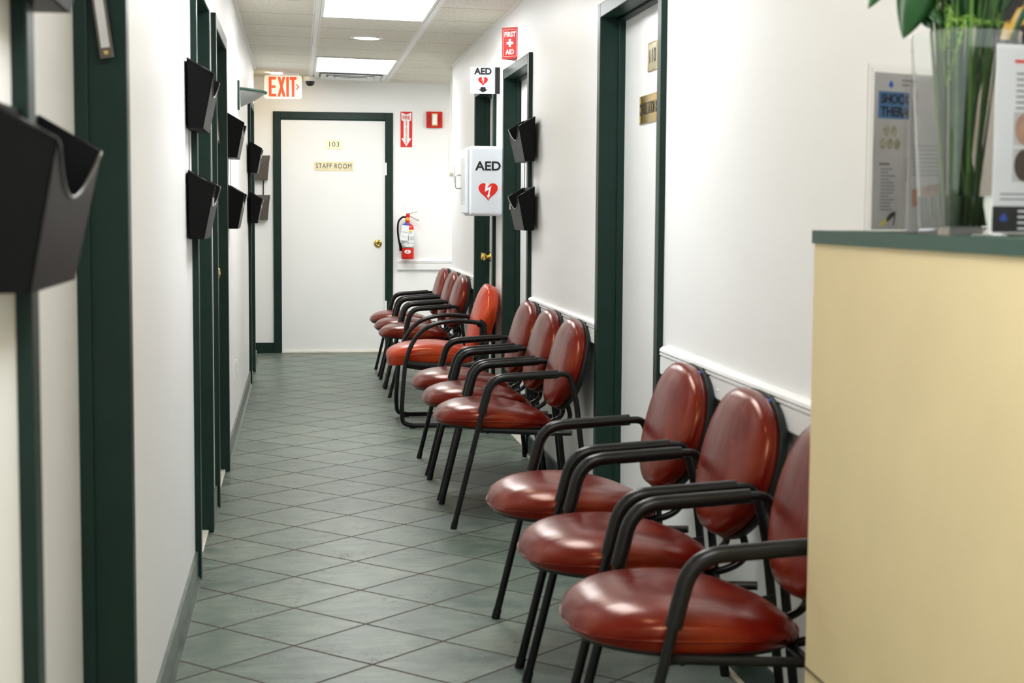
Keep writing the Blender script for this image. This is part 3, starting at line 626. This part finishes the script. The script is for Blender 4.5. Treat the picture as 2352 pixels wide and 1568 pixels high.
# AED flag sign
t = thing('defibrillator_flag_sign', 'white AED sign with heart and black down arrow, projecting from right wall', 'sign', (XR, 9.2, 1.998))
obj('mounting_bracket', B((-.027, 0, -.012, .012, -.076, .076)), 'ink', t); obj('sign_panel', B((-.172, -.025, -.003, .003, -.077, .077)), 'acab', t)
text('lettering', 'AED', .052, (-.098, -.0031, .051), FRONT, 'ink', t, bold=.0018)
bm = bmesh.new(); poly(bm, heart(.056), (-.098, -.003, -.002), FRONT, .001); hb = obj('heart_symbol', bm, 'signred', t)
bm = bmesh.new(); poly(bm, [(x*.42, y*.42) for x, y in bolt], (-.098, -.004, .003), FRONT, .0006); obj('bolt', bm, 'white', hb)
bm = bmesh.new(); poly(bm, [(-.013, -.036), (.013, -.036), (.017, -.050), (.029, -.050), (0, -.068), (-.029, -.050), (-.017, -.050)], (-.098, -.003, -.002), FRONT, .001); obj('arrow', bm, 'ink', t)
# first aid wedge sign
t = thing('first_aid_sign', 'red FIRST AID wedge sign above middle right door', 'sign', (XR, 8.52, 2.140))
P_ = [(0, -.07), (-.075, -.012), (-.075, .0), (0, .07)]
bm = bmesh.new(); a = [bm.verts.new((x, y, -.083)) for x, y in P_]; b = [bm.verts.new((x, y, .083)) for x, y in P_]
for i in range(4): bm.faces.new((a[i], a[(i+1) % 4], b[(i+1) % 4], b[i]))
bm.faces.new(a); bm.faces.new(b[::-1]); obj('wedge', bm, 'signred', t)
dR = Vector((.075, -.058, 0)).normalized(); dN = Vector((-.058, -.075, 0)).normalized(); bs = (dR, Vector((0, 0, 1)), dN); cN = Vector((-.0375, -.041, 0))
bm = bmesh.new()
for q in (rect(-.040, .040, .070, .0715), rect(-.040, .040, -.0715, -.070), rect(-.040, -.0385, -.070, .070), rect(.0385, .040, -.070, .070)): poly(bm, q, cN, bs, .0008)
poly(bm, rect(-.021, .021, -.007, .007), cN, bs, .001); poly(bm, rect(-.007, .007, -.021, .021), cN, bs, .0011); obj('cross', bm, 'white', t)
text('lettering', 'FIRST', .036, cN+Vector((0, 0, .045)), bs, 'white', t, bold=.0015, sx=.82); text('lettering', 'AID', .036, cN+Vector((0, 0, -.048)), bs, 'white', t, bold=.0015, sx=.85)
# cable and switch plate
t = thing('hanging_cable', 'thin ivory cable drooping from ceiling to wall plug at right corner', 'cable', (XR, 12.0, 1.5))
bm = bmesh.new(); tube(bm, smoothpath([(-.012, .03, .83), (-.010, .02, .55), (-.025, 0, .30), (-.040, -.02, .12), (-.035, -.04, .06), (-.012, -.09, .012)], .1), .0035, 8); obj('cord', bm, 'ivory', t, True)
obj('plug', B((-.035, 0, -.115, -.075, .0, .026), bev=.004), 'ivory', t)
t = thing('wall_outlet_plate', 'white switch plate with ivory plug near right corner', 'outlet', (XR, 11.88, 1.515)); obj('plate', B((-.006, 0, -.04, .04, -.06, .06), bev=.002), 'white', t)
t = thing('power_outlet', 'small white power outlet low on left wall', 'outlet', (XL, 8.80, .355)); obj('plate', B((0, .005, -.035, .035, -.058, .058), bev=.002), 'white', t); obj('sockets', B((.005, .007, -.015, .015, .012, .04), (.005, .007, -.015, .015, -.04, -.012)), 'ivory', t)
# ------------------------------------------------------------ chairs
def pad(rows, seg, outline, zc, thick, crown, edge_n=2.6, seed=0, wrinkle=0.0, bottom=.35):
    """cushion: outline(theta)->(a,b) radius vector; returns local (a,b,h) rows"""
    V = []; prof = []
    for k in range(rows+1):
        s = (k/rows)**.75
        prof.append((s*.0+math.sin(s*math.pi/2), (max(0, 1-math.sin(s*math.pi/2)**(edge_n*1.6)))**(1/edge_n)))
    for s, h in prof: V.append((s, h))
    nb = 5
    low = [(1-.035*(k/nb)**2, -bottom*(k/nb)) for k in range(1, nb+1)]
    return V, low
def cushion(seg, outline, place, thick, rows=14, n_=2.6, low=.4, wr=0, seed=0, dish=None):
    """place(a, b, h) -> Vector; h in metres above the rim plane"""
    bm = bmesh.new(); V, lw = pad(rows, seg, outline, 0, thick, 0, n_, bottom=low); rings = []
    for i, (s, h) in enumerate(V+lw):
        if i == 0: rings.append([bm.verts.new(place(0, 0, thick*h+(dish(0, 0) if dish else 0)))]); continue
        ring = []
        for k in range(seg):
            th = 2*math.pi*k/seg; a, b = outline(th); a2, b2 = a*s, b*s; hh = thick*h
            if dish and i < len(V): hh += dish(a2, b2)*min(1, h*1.6)
            if wr:
                wv = noise.noise(Vector((a*9+seed, b*30, h*2+i*.08)))*wr*max(0, 1-abs(h-.25)*1.1)
                a2 *= 1+wv; b2 *= 1+wv; hh += wv*.02
            if i >= len(V) : hh = thick*h
            ring.append(bm.verts.new(place(a2, b2, hh)))
        rings.append(ring)
    for k in range(seg): bm.faces.new((rings[0][0], rings[1][k], rings[1][(k+1) % seg]))
    for a, b in zip(rings[1:], rings[2:]):
        for k in range(seg): bm.faces.new((a[k], b[k], b[(k+1) % seg], a[(k+1) % seg]))
    bm.faces.new(rings[-1][::-1]); return bm
def sup(t, n_):
    c, s = math.cos(t), math.sin(t); return math.copysign(abs(c)**(2/n_), c), math.copysign(abs(s)**(2/n_), s)
CX = .85
def P3(x, y, z): return (x-CX, y, z)
def make_chair(label):
    t = thing('waiting_chair', label, 'chair')
    HW = .262
    for s in (-1, 1):
        y = s*HW
        lg = obj('leg', tube(bmesh.new(), [P3(.600, y, .008), P3(.712, y, .47)], .0112, 14), 'frame', t, 'auto')
        obj('foot_cap', tube(bmesh.new(), [P3(.598, y, 0), P3(.605, y, .028)], .0130, 14), 'sleeve', lg, 'auto')
        path = smoothpath([P3(1.00, y, .606), P3(1.052, y, .607), P3(1.082, y, .50), P3(1.137, y, .008)], .060, 8)
        lg = obj('leg', tube(bmesh.new(), path, .0112, 14), 'frame', t, 'auto')
        obj('foot_cap', tube(bmesh.new(), [P3(1.134, y, .028), P3(1.138, y, 0)], .0130, 14), 'sleeve', lg, 'auto')
        path = smoothpath([P3(.708, y, .455), P3(.738, y, .578), P3(.770, y, .592), P3(1.008, y, .607)], .055, 8)
        path = smoothpath([P3(.708, y, .455), P3(.742, y, .590), P3(1.008, y, .607)], .062, 10)
        obj('armrest', tube(bmesh.new(), path, .0172, 16, sx=1.0), 'sleeve', t, 'auto')
        rp = smoothpath([P3(.690, y-s*.004, .388), P3(.72, y-s*.03, .384), P3(1.00, y-s*.03, .368), P3(1.066, y-s*.003, .372)], .03)
        obj('seat_rail', tube(bmesh.new(), rp, .0105, 12), 'frame', t, 'auto')
        ys_ = s*.085
        bp = smoothpath([P3(.80, ys_, .372), P3(1.03, ys_, .366), P3(1.095, ys_, .40), P3(1.066, ys_, .50), P3(1.10, ys_, .62)], .05)
        obj('back_support', tube(bmesh.new(), bp, .0095, 12), 'frame', t, 'auto')
    obj('cross_bar', tube(bmesh.new(), [P3(.735, -HW+.03, .379), P3(.735, HW-.03, .379)], .010, 10), 'frame', t, 'auto')
    obj('cross_bar', tube(bmesh.new(), [P3(.99, -HW+.03, .367), P3(.99, HW-.03, .367)], .010, 10), 'frame', t, 'auto')
    # seat
    def so(th):
        a, b = sup(th, 2.5); f = a                       # a>0 = front (towards -X)
        return a*.243, b*(.232 if f > 0 else .232*(1-.16*f*f))
    def sp(a, b, h):
        f = a/.243; z = (.424+h-.020*max(0, f)**3-.044*max(0, -f)**1.6+.006*f) if h > -.001 else .424+h*(1-.45*max(0, -f)**1.5)*(1-.55*max(0, f)**2)-.016*max(0, f)**3-.026*max(0, -f)**1.5+.004*f
        return Vector(P3(.783-a, b, z))
    seat = cushion(64, so, sp, .056, n_=2.2, low=.62, wr=.028, seed=3, dish=lambda a, b: -.006*math.exp(-((a+.05)**2+b*b)/.012))
    st = obj('seat', seat, 'maroon', t, True)
    bm = bmesh.new(); ring = []
    for k in range(64):
        a, b = so(2*math.pi*k/64); v_ = sp(a*.995, b*.995, -.008); ring.append(v_)
    tube(bm, ring, .0028, 6, closed=True); obj('piping', bm, 'maroon', st, True)
    bm = bmesh.new(); q = [sp(*[c*.93 for c in so(2*math.pi*k/32)], -.036) for k in range(32)]; lo = [v_-Vector((0, 0, .008)) for v_ in q]
    A = [bm.verts.new(v_) for v_ in q]; Bv = [bm.verts.new(v_) for v_ in lo]
    for k in range(32): bm.faces.new((A[k], A[(k+1) % 32], Bv[(k+1) % 32], Bv[k]))
    bm.faces.new(A); bm.faces.new(Bv[::-1]); obj('seat_pan', bm, 'shell', t)
    # back: tilted plane; u up, b lateral, h forward
    tilt = math.radians(15); U_ = Vector((math.sin(tilt), 0, math.cos(tilt))); Fw = Vector((-math.cos(tilt), 0, math.sin(tilt)))
    C0 = Vector(P3(1.070, 0, .626))
    def bo(th):
        a, b = sup(th, 2.55)                              # a up
        return a*.184, b*(.240*(1-.10*max(0, a)**2) if a > 0 else .240*(1-.24*a*a))
    def bp_(a, b, h): return C0+U_*a+Vector((0, b, 0))+Fw*(h-.9*b*b*.30)
    bk = obj('backrest', cushion(64, bo, bp_, .044, n_=2.4, low=.55, wr=.015, seed=11), 'maroon', t, True)
    bm = bmesh.new(); tube(bm, [bp_(*[c*.993 for c in bo(2*math.pi*k/64)], -.010) for k in range(64)], .0026, 6, closed=True); obj('piping', bm, 'maroon', bk, True)
    sh = cushion(48, lambda th: (bo(th)[0]*1.03, bo(th)[1]*.99), lambda a, b, h: C0+U_*a+Vector((0, b, 0))-Fw*(.022+h+.27*b*b), .036, rows=6, n_=3.5, low=.05)
    obj('back_shell', sh, 'shell', t, True)
    return t
chair0 = make_chair('x'); used = [False]
def place_chair(yc, label, dx=0, rz=0, pads=False):
    c = chair0 if not used[0] else copy_tree(chair0); used[0] = True
    c.location = (CX+dx, yc, 0); c.rotation_euler = (0, 0, rz); c['label'] = label; c['group'] = 'maroon waiting chairs'
    if pads:
        o = obj('bumper_pad', B((.268, .292, -.10, -.055, .765, .790), (.268, .292, .055, .10, .765, .790), bev=.004), 'bumper', c)
    return c
# group by the far end wall, group between the two middle doors, group next to the reception counter
G3 = [(12.03, 'maroon vinyl waiting chair closest to the end wall'), (11.30, 'maroon chair in the middle of the far trio'), (10.68, 'maroon chair just behind the bright orange-red chair')]
G2 = [(7.575, 'maroon chair just in front of the orange-red chair'), (6.93, 'maroon chair in the middle of the centre trio'), (6.32, 'maroon chair nearest the camera in the centre trio')]
G1 = [(4.43, 'maroon chair of the near trio farthest from the counter, beside door 110'), (3.77, 'maroon chair in the middle of the near trio'), (3.13, 'nearest maroon chair, back cut off by cream reception counter')]
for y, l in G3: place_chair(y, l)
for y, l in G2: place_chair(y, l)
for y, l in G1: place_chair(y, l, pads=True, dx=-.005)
# orange-red sled base chair
def make_orange():
    t = thing('sled_base_armchair', 'bright orange-red armchair with black sled base between maroon groups', 'chair', (CX, 9.19, 0))
    for s in (-1, 1):
        y = s*.258
        path = [(1.12, .016), (.640, .016), (.588, .030), (.583, .12), (.592, .26), (.604, .38), (.628, .46), (.668, .53), (.72, .576), (.79, .604), (.88, .615), (.96, .612), (1.03, .603)]
        path = smoothpath([P3(x, y, z) for x, z in path], .03, 4)
        fr = obj('side_frame', tube(bmesh.new(), path, .0165, 12, sx=1.15, sy=.80), 'frame', t, 'auto')
        path = smoothpath([P3(1.022, y, .606), P3(1.050, y, .590), P3(1.052, y, .42), P3(1.02, y, .365), P3(.93, y, .345), P3(.68, y, .358), P3(.605, y, .37)], .04, 6)
        obj('seat_rail', tube(bmesh.new(), path, .0150, 12, sx=.6, sy=1.5), 'frame', t, 'auto')
        bm = bmesh.new()
        for x, z in ((1.05, .588), (.70, .357), (.86, .350)): lathe(bm, [(0, -s*-.012), (.0045, s*.011), (.0045, 0)], P3(x, y, z), 'Y', 12)
        obj('bolt', bm, 'shell', fr)
        obj('glide', B((.63-CX, .66-CX, y-.013, y+.013, 0, .008)), 'sleeve', fr)
    for x, z in ((.72, .350), (.98, .345)): obj('cross_bar', tube(bmesh.new(), [P3(x, -.25, z), P3(x, .25, z)], .010, 10), 'frame', t, 'auto')
    obj('cross_bar', tube(bmesh.new(), [P3(1.115, -.26, .016), P3(1.115, .26, .016)], .012, 10), 'frame', t, 'auto')
    obj('underseat_label', B((.66-CX, .74-CX, -.20, -.10, .328, .340)), 'ivory', t)
    def so(th):
        a, b = sup(th, 3.0); return a*.255, b*.235*(1-.08*min(0, a)**2)
    def sp(a, b, h):
        f = a/.255
        return Vector(P3(.765-a, b, .425+h-.030*max(0, f)**2-.035*max(0, -f)**2+.004))
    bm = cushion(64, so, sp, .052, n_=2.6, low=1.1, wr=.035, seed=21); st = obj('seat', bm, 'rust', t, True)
    bm = bmesh.new(); tube(bm, [sp(*[c*.998 for c in so(2*math.pi*k/64)], -.004) for k in range(64)], .0025, 6, closed=True); obj('piping', bm, 'rust', st, True)
    tilt = math.radians(15); U_ = Vector((math.sin(tilt), 0, math.cos(tilt))); Fw = Vector((-math.cos(tilt), 0, math.sin(tilt))); C0 = Vector(P3(1.055, 0, .605))
    def bo(th):
        a, b = sup(th, 2.5); return a*.215, b*(.250*(1-.12*max(0, a)**2) if a > 0 else .245*(1-.20*a*a))
    def bp_(a, b, h): return C0+U_*a+Vector((0, b, 0))+Fw*(h-.25*b*b)
    bk = obj('backrest', cushion(80, bo, bp_, .046, n_=2.2, low=1.0, wr=.055, seed=31), 'rust', t, True)
    bm = bmesh.new(); tube(bm, [bp_(*[c*.995 for c in bo(2*math.pi*k/64)], -.006) for k in range(64)], .0022, 6, closed=True); obj('piping', bm, 'rust', bk, True)
    for s in (-1, 1): obj('back_bracket', tube(bmesh.new(), [P3(.96, s*.12, .345), P3(1.06, s*.12, .36), P3(1.085, s*.12, .46)], .010, 10), 'frame', t, 'auto')
    return t
make_orange()
# ------------------------------------------------------------ reception counter and what stands on it
CT = 1.209; KS = .94                        # counter top height; size of the things on it
t = thing('reception_counter', 'cream laminate reception counter with green edged top at right', 'counter', (.943, 2.82, 0))
out = [(0, 0), (.226, 0), (.226, -.19), (.56, -.19), (.56, -3.2), (0, -3.2)]
def prism(bm, pts, z0, z1):
    a = [bm.verts.new((x, y, z0)) for x, y in pts]; b = [bm.verts.new((x, y, z1)) for x, y in pts]; k = len(pts)
    for i in range(k): bm.faces.new((a[i], a[(i+1) % k], b[(i+1) % k], b[i]))
    bm.faces.new(a[::-1]); bm.faces.new(b); return bm
obj('counter_body', prism(bmesh.new(), [(x+(.004 if x == 0 else 0), y-(.004 if y == 0 else 0)) for x, y in out], 0, CT-.024), 'cream', t)
obj('countertop', prism(bmesh.new(), out, CT-.024, CT), 'greencap', t)
obj('panel_seam', B((.002, .0045, -3.18, -.006, .384, .389)), 'seam', t)
# acrylic poster stands
def stand(label, x, y, rz, w_, h_, cat='sign holder'):
    t = thing('poster_stand', label, cat, (x*KS, y*KS, CT), rz); t.scale = (KS,)*3
    bm = bmesh.new(); box(bm, 0, w_, -.0035, -.0025, .003, h_); obj('acrylic_front', bm, 'acrylic', t)
    bm = bmesh.new(); box(bm, -.004, w_+.004, .0015, .003, .0, h_+.006); box(bm, 0, w_, -.0035, .045, 0, .002); obj('acrylic_back', bm, 'acrylic', t)
    return t
def lines(bm, x0, x1, y0, n_, pitch, h_, y, jit=.3):
    for k in range(n_):
        poly(bm, rect(x0, x0+(x1-x0)*(1-jit*random.random()), y0-k*pitch-h_, y0-k*pitch), (0, y, 0), FRONT, .0002)
s1 = stand('clear poster stand with blue SHOCKWAVE THERAPY heading, left end of counter', 1.030, 2.77, math.radians(26), .190, .298)
pg = obj('printed_page', B((.010, .182, -.001, .001, .004, .290)), 'greypaper', s1)
bm = poly(bmesh.new(), rect(.020, .135, .207, .256), (0, -.001, 0), FRONT, .0003); obj('heading_panel', bm, 'skyblue', pg)
text('lettering', 'SHOCKWAVE', .024, (.026, -.0013, .2420), FRONT, 'ink', pg, bold=.0007, sx=.92, align='LEFT'); text('lettering', 'THERAPY', .024, (.026, -.0013, .2190), FRONT, 'ink', pg, bold=.0007, sx=.98, align='LEFT')
bm = bmesh.new()
for cx, cy in ((.043, .185), (.062, .185), (.034, .161), (.053, .161), (.072, .161)): poly(bm, [(cx+.0080*math.cos(a*math.pi/8), cy+.0100*math.sin(a*math.pi/8)) for a in range(16)], (0, -.001, 0), FRONT, .0002)
obj('picture', bm, mat('joint_picture_print', (.38, .36, .25), .6, noise_amt=.5, nscale=180), pg)
bm = bmesh.new(); lines(bm, .026, .055, .126, 1, .01, .004, -.001, .1); lines(bm, .030, .070, .116, 13, .0062, .0022, -.001, .5); lines(bm, .095, .120, .135, 7, .0062, .0022, -.001, .4); lines(bm, .080, .130, .279, 2, .008, .003, -.001); obj('small_print', bm, 'greytext', pg)
bm = bmesh.new(); poly(bm, [(.045, .020), (.052, .018), (.070, .031), (.066, .038), (.056, .033)], (0, -.001, 0), FRONT, .0003); poly(bm, [(.066, .012), (.069, .012), (.073, .038), (.069, .038)], (0, -.001, 0), FRONT, .0003); obj('picture', bm, 'ink', pg)
bm = poly(bmesh.new(), [(.030, .012), (.036, .011), (.050, .020), (.046, .024)], (0, -.001, 0), FRONT, .0003); obj('picture', bm, 'yellow', pg)
bm = poly(bmesh.new(), rect(.105, .150, .055, .082), (0, -.001, 0), FRONT, .0003); obj('picture', bm, 'pink', pg)
bm = poly(bmesh.new(), [(.033, .246), (.040, .255), (.047, .246), (.040, .240)], (0.012, -.001, .022), FRONT, .0003); obj('emblem', bm, 'blue', pg)
s2 = stand('clear poster stand with blue striped leaflet behind the vase', 1.034, 2.60, math.radians(10), .13, .262)
pg = obj('printed_page', B((.004, .126, -.001, .001, .004, .258)), 'greypaper', s2)
bm = poly(bmesh.new(), [(.070, .245), (.090, .245), (.100, .130), (.088, .130)], (0, -.001, 0), FRONT, .0003); obj('blue_stripe', bm, 'skyblue', pg)
bm = poly(bmesh.new(), [(.012, .075), (.085, .090), (.095, .060), (.012, .045)], (0, -.001, 0), FRONT, .0003); obj('picture', bm, 'pink', pg)
bm = bmesh.new(); lines(bm, .012, .075, .150, 8, .007, .002, -.001, .2); obj('small_print', bm, 'greytext', pg)
s3 = stand('white information poster stand with two head photos at right photo edge', 1.066, 2.33, math.radians(14), .20, .296)
pg = obj('printed_page', B((.002, .198, -.001, .001, .004, .295)), 'paper', s3)
bm = poly(bmesh.new(), rect(.002, .198, .006, .046), (0, -.001, 0), FRONT, .0004); ft_ = obj('dark_footer', bm, 'ink', pg)
bm = bmesh.new(); lines(bm, .036, .08, .272, 1, .01, .005, -.001, .1); obj('heading', bm, 'signred', pg)
bm = bmesh.new(); lines(bm, .040, .16, .252, 9, .0088, .0026, -.001, .25); lines(bm, .015, .17, .066, 2, .008, .0022, -.001, .1); obj('small_print', bm, 'greytext', pg)
for z_ in (.140, .084):
    bk_ = obj('picture', poly(bmesh.new(), rect(.037, .085, z_-.0, z_+.052), (0, -.001, 0), FRONT, .0002), 'greypaper', pg)
bm = poly(bmesh.new(), [(.060+.020*math.cos(a*math.pi/12), .166+.025*math.sin(a*math.pi/12)) for a in range(24)], (0, -.0012, 0), FRONT, .0003); obj('picture', bm, 'pink', pg)
bm = poly(bmesh.new(), [(.060+.020*math.cos(a*math.pi/12), .110+.025*math.sin(a*math.pi/12)) for a in range(24)], (0, -.0012, 0), FRONT, .0003); obj('picture', bm, 'hairprint', pg)
bm = bmesh.new(); lines(bm, .05, .12, .040, 4, .009, .003, -.0014, .3); obj('footer_print', bm, 'paper', ft_)
bm = poly(bmesh.new(), [(.015, .026), (.023, .036), (.031, .026), (.023, .022)], (0, -.0014, 0), FRONT, .0003); obj('emblem', bm, 'blue', ft_)
# vase
VX, VY = 1.062, 2.435
t = thing('glass_vase', 'tall tapered clear glass vase with water, on reception counter', 'vase', (VX*KS, VY*KS, CT), math.radians(6)); t.scale = (KS,)*3
def sq(bm, hw, z, r_): return [bm.verts.new((x, y, z)) for x, y in rrect(hw*2, hw*2, r_, 3)]
bm = bmesh.new(); R_ = [sq(bm, h_, z, r_) for h_, z, r_ in ((.050, 0, .008), (.0655, .322, .010), (.0630, .322, .009), (.0475, .012, .007))]
for a, b in zip(R_, R_[1:]):
    for k in range(len(a)): bm.faces.new((a[k], a[(k+1) % len(a)], b[(k+1) % len(a)], b[k]))
bm.faces.new(R_[0][::-1]); bm.faces.new(R_[-1]); obj('glass', bm, 'glass', t)
bm = bmesh.new(); R_ = [sq(bm, h_, z, .006) for h_, z in ((.0470, .0125), (.0500, .062))]
for k in range(len(R_[0])): bm.faces.new((R_[0][k], R_[0][(k+1) % len(R_[0])], R_[1][(k+1) % len(R_[0])], R_[1][k]))
bm.faces.new(R_[0][::-1]); bm.faces.new(R_[1]); obj('water', bm, 'water', t)
# bouquet
t = thing('flower_bouquet', 'long green flower stems and leaves standing in the glass vase', 'flowers', (VX*KS, VY*KS, CT)); t.scale = (KS,)*3
random.seed(5); tips = []
for k in range(36):
    a = random.uniform(0, 6.28); r_ = random.uniform(.010, .036); b0 = Vector((math.cos(a)*r_, math.sin(a)*r_, .015))
    a2 = a+(math.pi if k % 3 == 0 else 0)+random.uniform(-.9, .9); r2_ = random.uniform(.02, .056); b1 = Vector((math.cos(a2)*r2_, math.sin(a2)*r2_*.9, .322)); b2 = b1+(b1-b0)*random.uniform(.45, .75)+Vector((0, 0, .03))
    mid = (b0+b1)/2+Vector((random.uniform(-.004, .004), random.uniform(-.004, .004), 0))
    pts = []
    for q in range(13):
        f = q/12
        pts.append(b0*(1-f)**3+mid*3*f*(1-f)**2*.999+b1*3*f*f*(1-f)+b2*f**3)
    obj('stem', tube(bmesh.new(), pts, random.choice((.0022, .0030, .0040)), 8), random.choice(('stem', 'stemdark', 'stemdark', 'stemdark')), t, True); tips.append(b2)
def leaf(base, tip, w_, m='leaf', nrm=Vector((0, -1, 0)), curl=.01):
    bm = bmesh.new(); ax = tip-base; side = ax.cross(nrm).normalized(); n_ = 12; rows = []
    for k in range(n_+1):
        f = k/n_; ww = w_*(math.sin(math.pi*min(1, f**.75)))**.8*(1-.25*f) if 0 < k < n_ else .0005; c = base+ax*f+nrm.normalized()*(-curl*math.sin(math.pi*f))
        rows.append([bm.verts.new(c+side*ww*s+nrm.normalized()*(-abs(s)*ww*.22)) for s in (-1, -.5, 0, .5, 1)])
    for a, b in zip(rows, rows[1:]):
        for k in range(4): bm.faces.new((a[k], a[k+1], b[k+1], b[k]))
    o = obj('leaf', bm, m, t, True); md = o.modifiers.new('s', 'SOLIDIFY'); md.thickness = .0008; return o
V3 = Vector
leaf(V3((-.060, -.02, .440)), V3((-.116, -.03, .308)), .040)
leaf(V3((-.10, -.03, .47)), V3((-.178, -.04, .352)), .026)
leaf(V3((.0, -.01, .34)), V3((.03, -.05, .46)), .022); leaf(V3((.02, .0, .34)), V3((-.03, -.02, .47)), .020)
leaf(V3((.05, -.01, .36)), V3((.10, -.02, .47)), .014); leaf(V3((.03, .02, .335)), V3((.085, .0, .40)), .014)
leaf(V3((.115, -.02, .40)), V3((.060, -.02, .290)), .006); leaf(V3((.16, -.02, .42)), V3((.075, -.01, .26)), .005)
for k in range(34):
    a = random.uniform(-.065, .075); z = random.uniform(.325, .39); leaf(V3((a, random.uniform(-.03, .03), z)), V3((a+random.uniform(-.04, .04), random.uniform(-.05, .03), z+random.uniform(.05, .10))), random.uniform(.008, .016), random.choice(('leaf', 'leaf', 'fern')), V3((random.uniform(-.5, .5), -1, 0)))
# fern sprig: feathery leaflets hanging over and inside the left side of the vase
bm = bmesh.new()
for (p0, p1) in ((V3((-.020, -.045, .345)), V3((-.050, -.048, .235))), (V3((-.050, -.04, .34)), V3((.045, -.04, .336))), (V3((-.04, -.03, .36)), V3((-.055, -.05, .29)))):
    for k in range(42):
        f = k/42; c = p0.lerp(p1, f); d = V3((random.uniform(-1, 1), random.uniform(-.5, .3), random.uniform(-1, .5))).normalized()*random.uniform(.006, .016)*(1.1-f*.5)
        sd = d.cross(V3((0, 1, .3))).normalized()*.0011; vs = [bm.verts.new(c-sd), bm.verts.new(c+sd), bm.verts.new(c+d)]; bm.faces.new(vs)
    tube(bm, [p0, p1], .0008, 5)
o = obj('fern_sprig', bm, 'fern', t); o['kind'] = 'stuff'; md = o.modifiers.new('s', 'SOLIDIFY'); md.thickness = .0006
for tp in tips[:6]:
    bm = bmesh.new()
    for k in range(7):
        a = k*2*math.pi/7; lathe(bm, [(0, .0), (.008, .006), (.010, .018), (.004, .030), (0, .031)], tp+V3((.013*math.cos(a), .013*math.sin(a), -.004)), 'Z', 10)
    lathe(bm, [(0, 0), (.012, .005), (.012, .025), (0, .034)], tp, 'Z', 12); obj('blossom', bm, 'petal', t, True)
# painting in the reception area
t = thing('framed_painting', 'yellow and black painting on reception wall, top right corner', 'painting', (1.53, 2.64, 1.80))
obj('canvas', B((-.33, .33, -.018, 0, -.26, .26)), 'painting', t)
bm = bmesh.new()
for q in ((-.35, .35, -.28, -.26), (-.35, .35, .26, .28), (-.35, -.33, -.26, .26), (.33, .35, -.26, .26)): box(bm, q[0], q[1], -.026, 0, q[2], q[3])
obj('picture_frame', bm, 'ink', t)
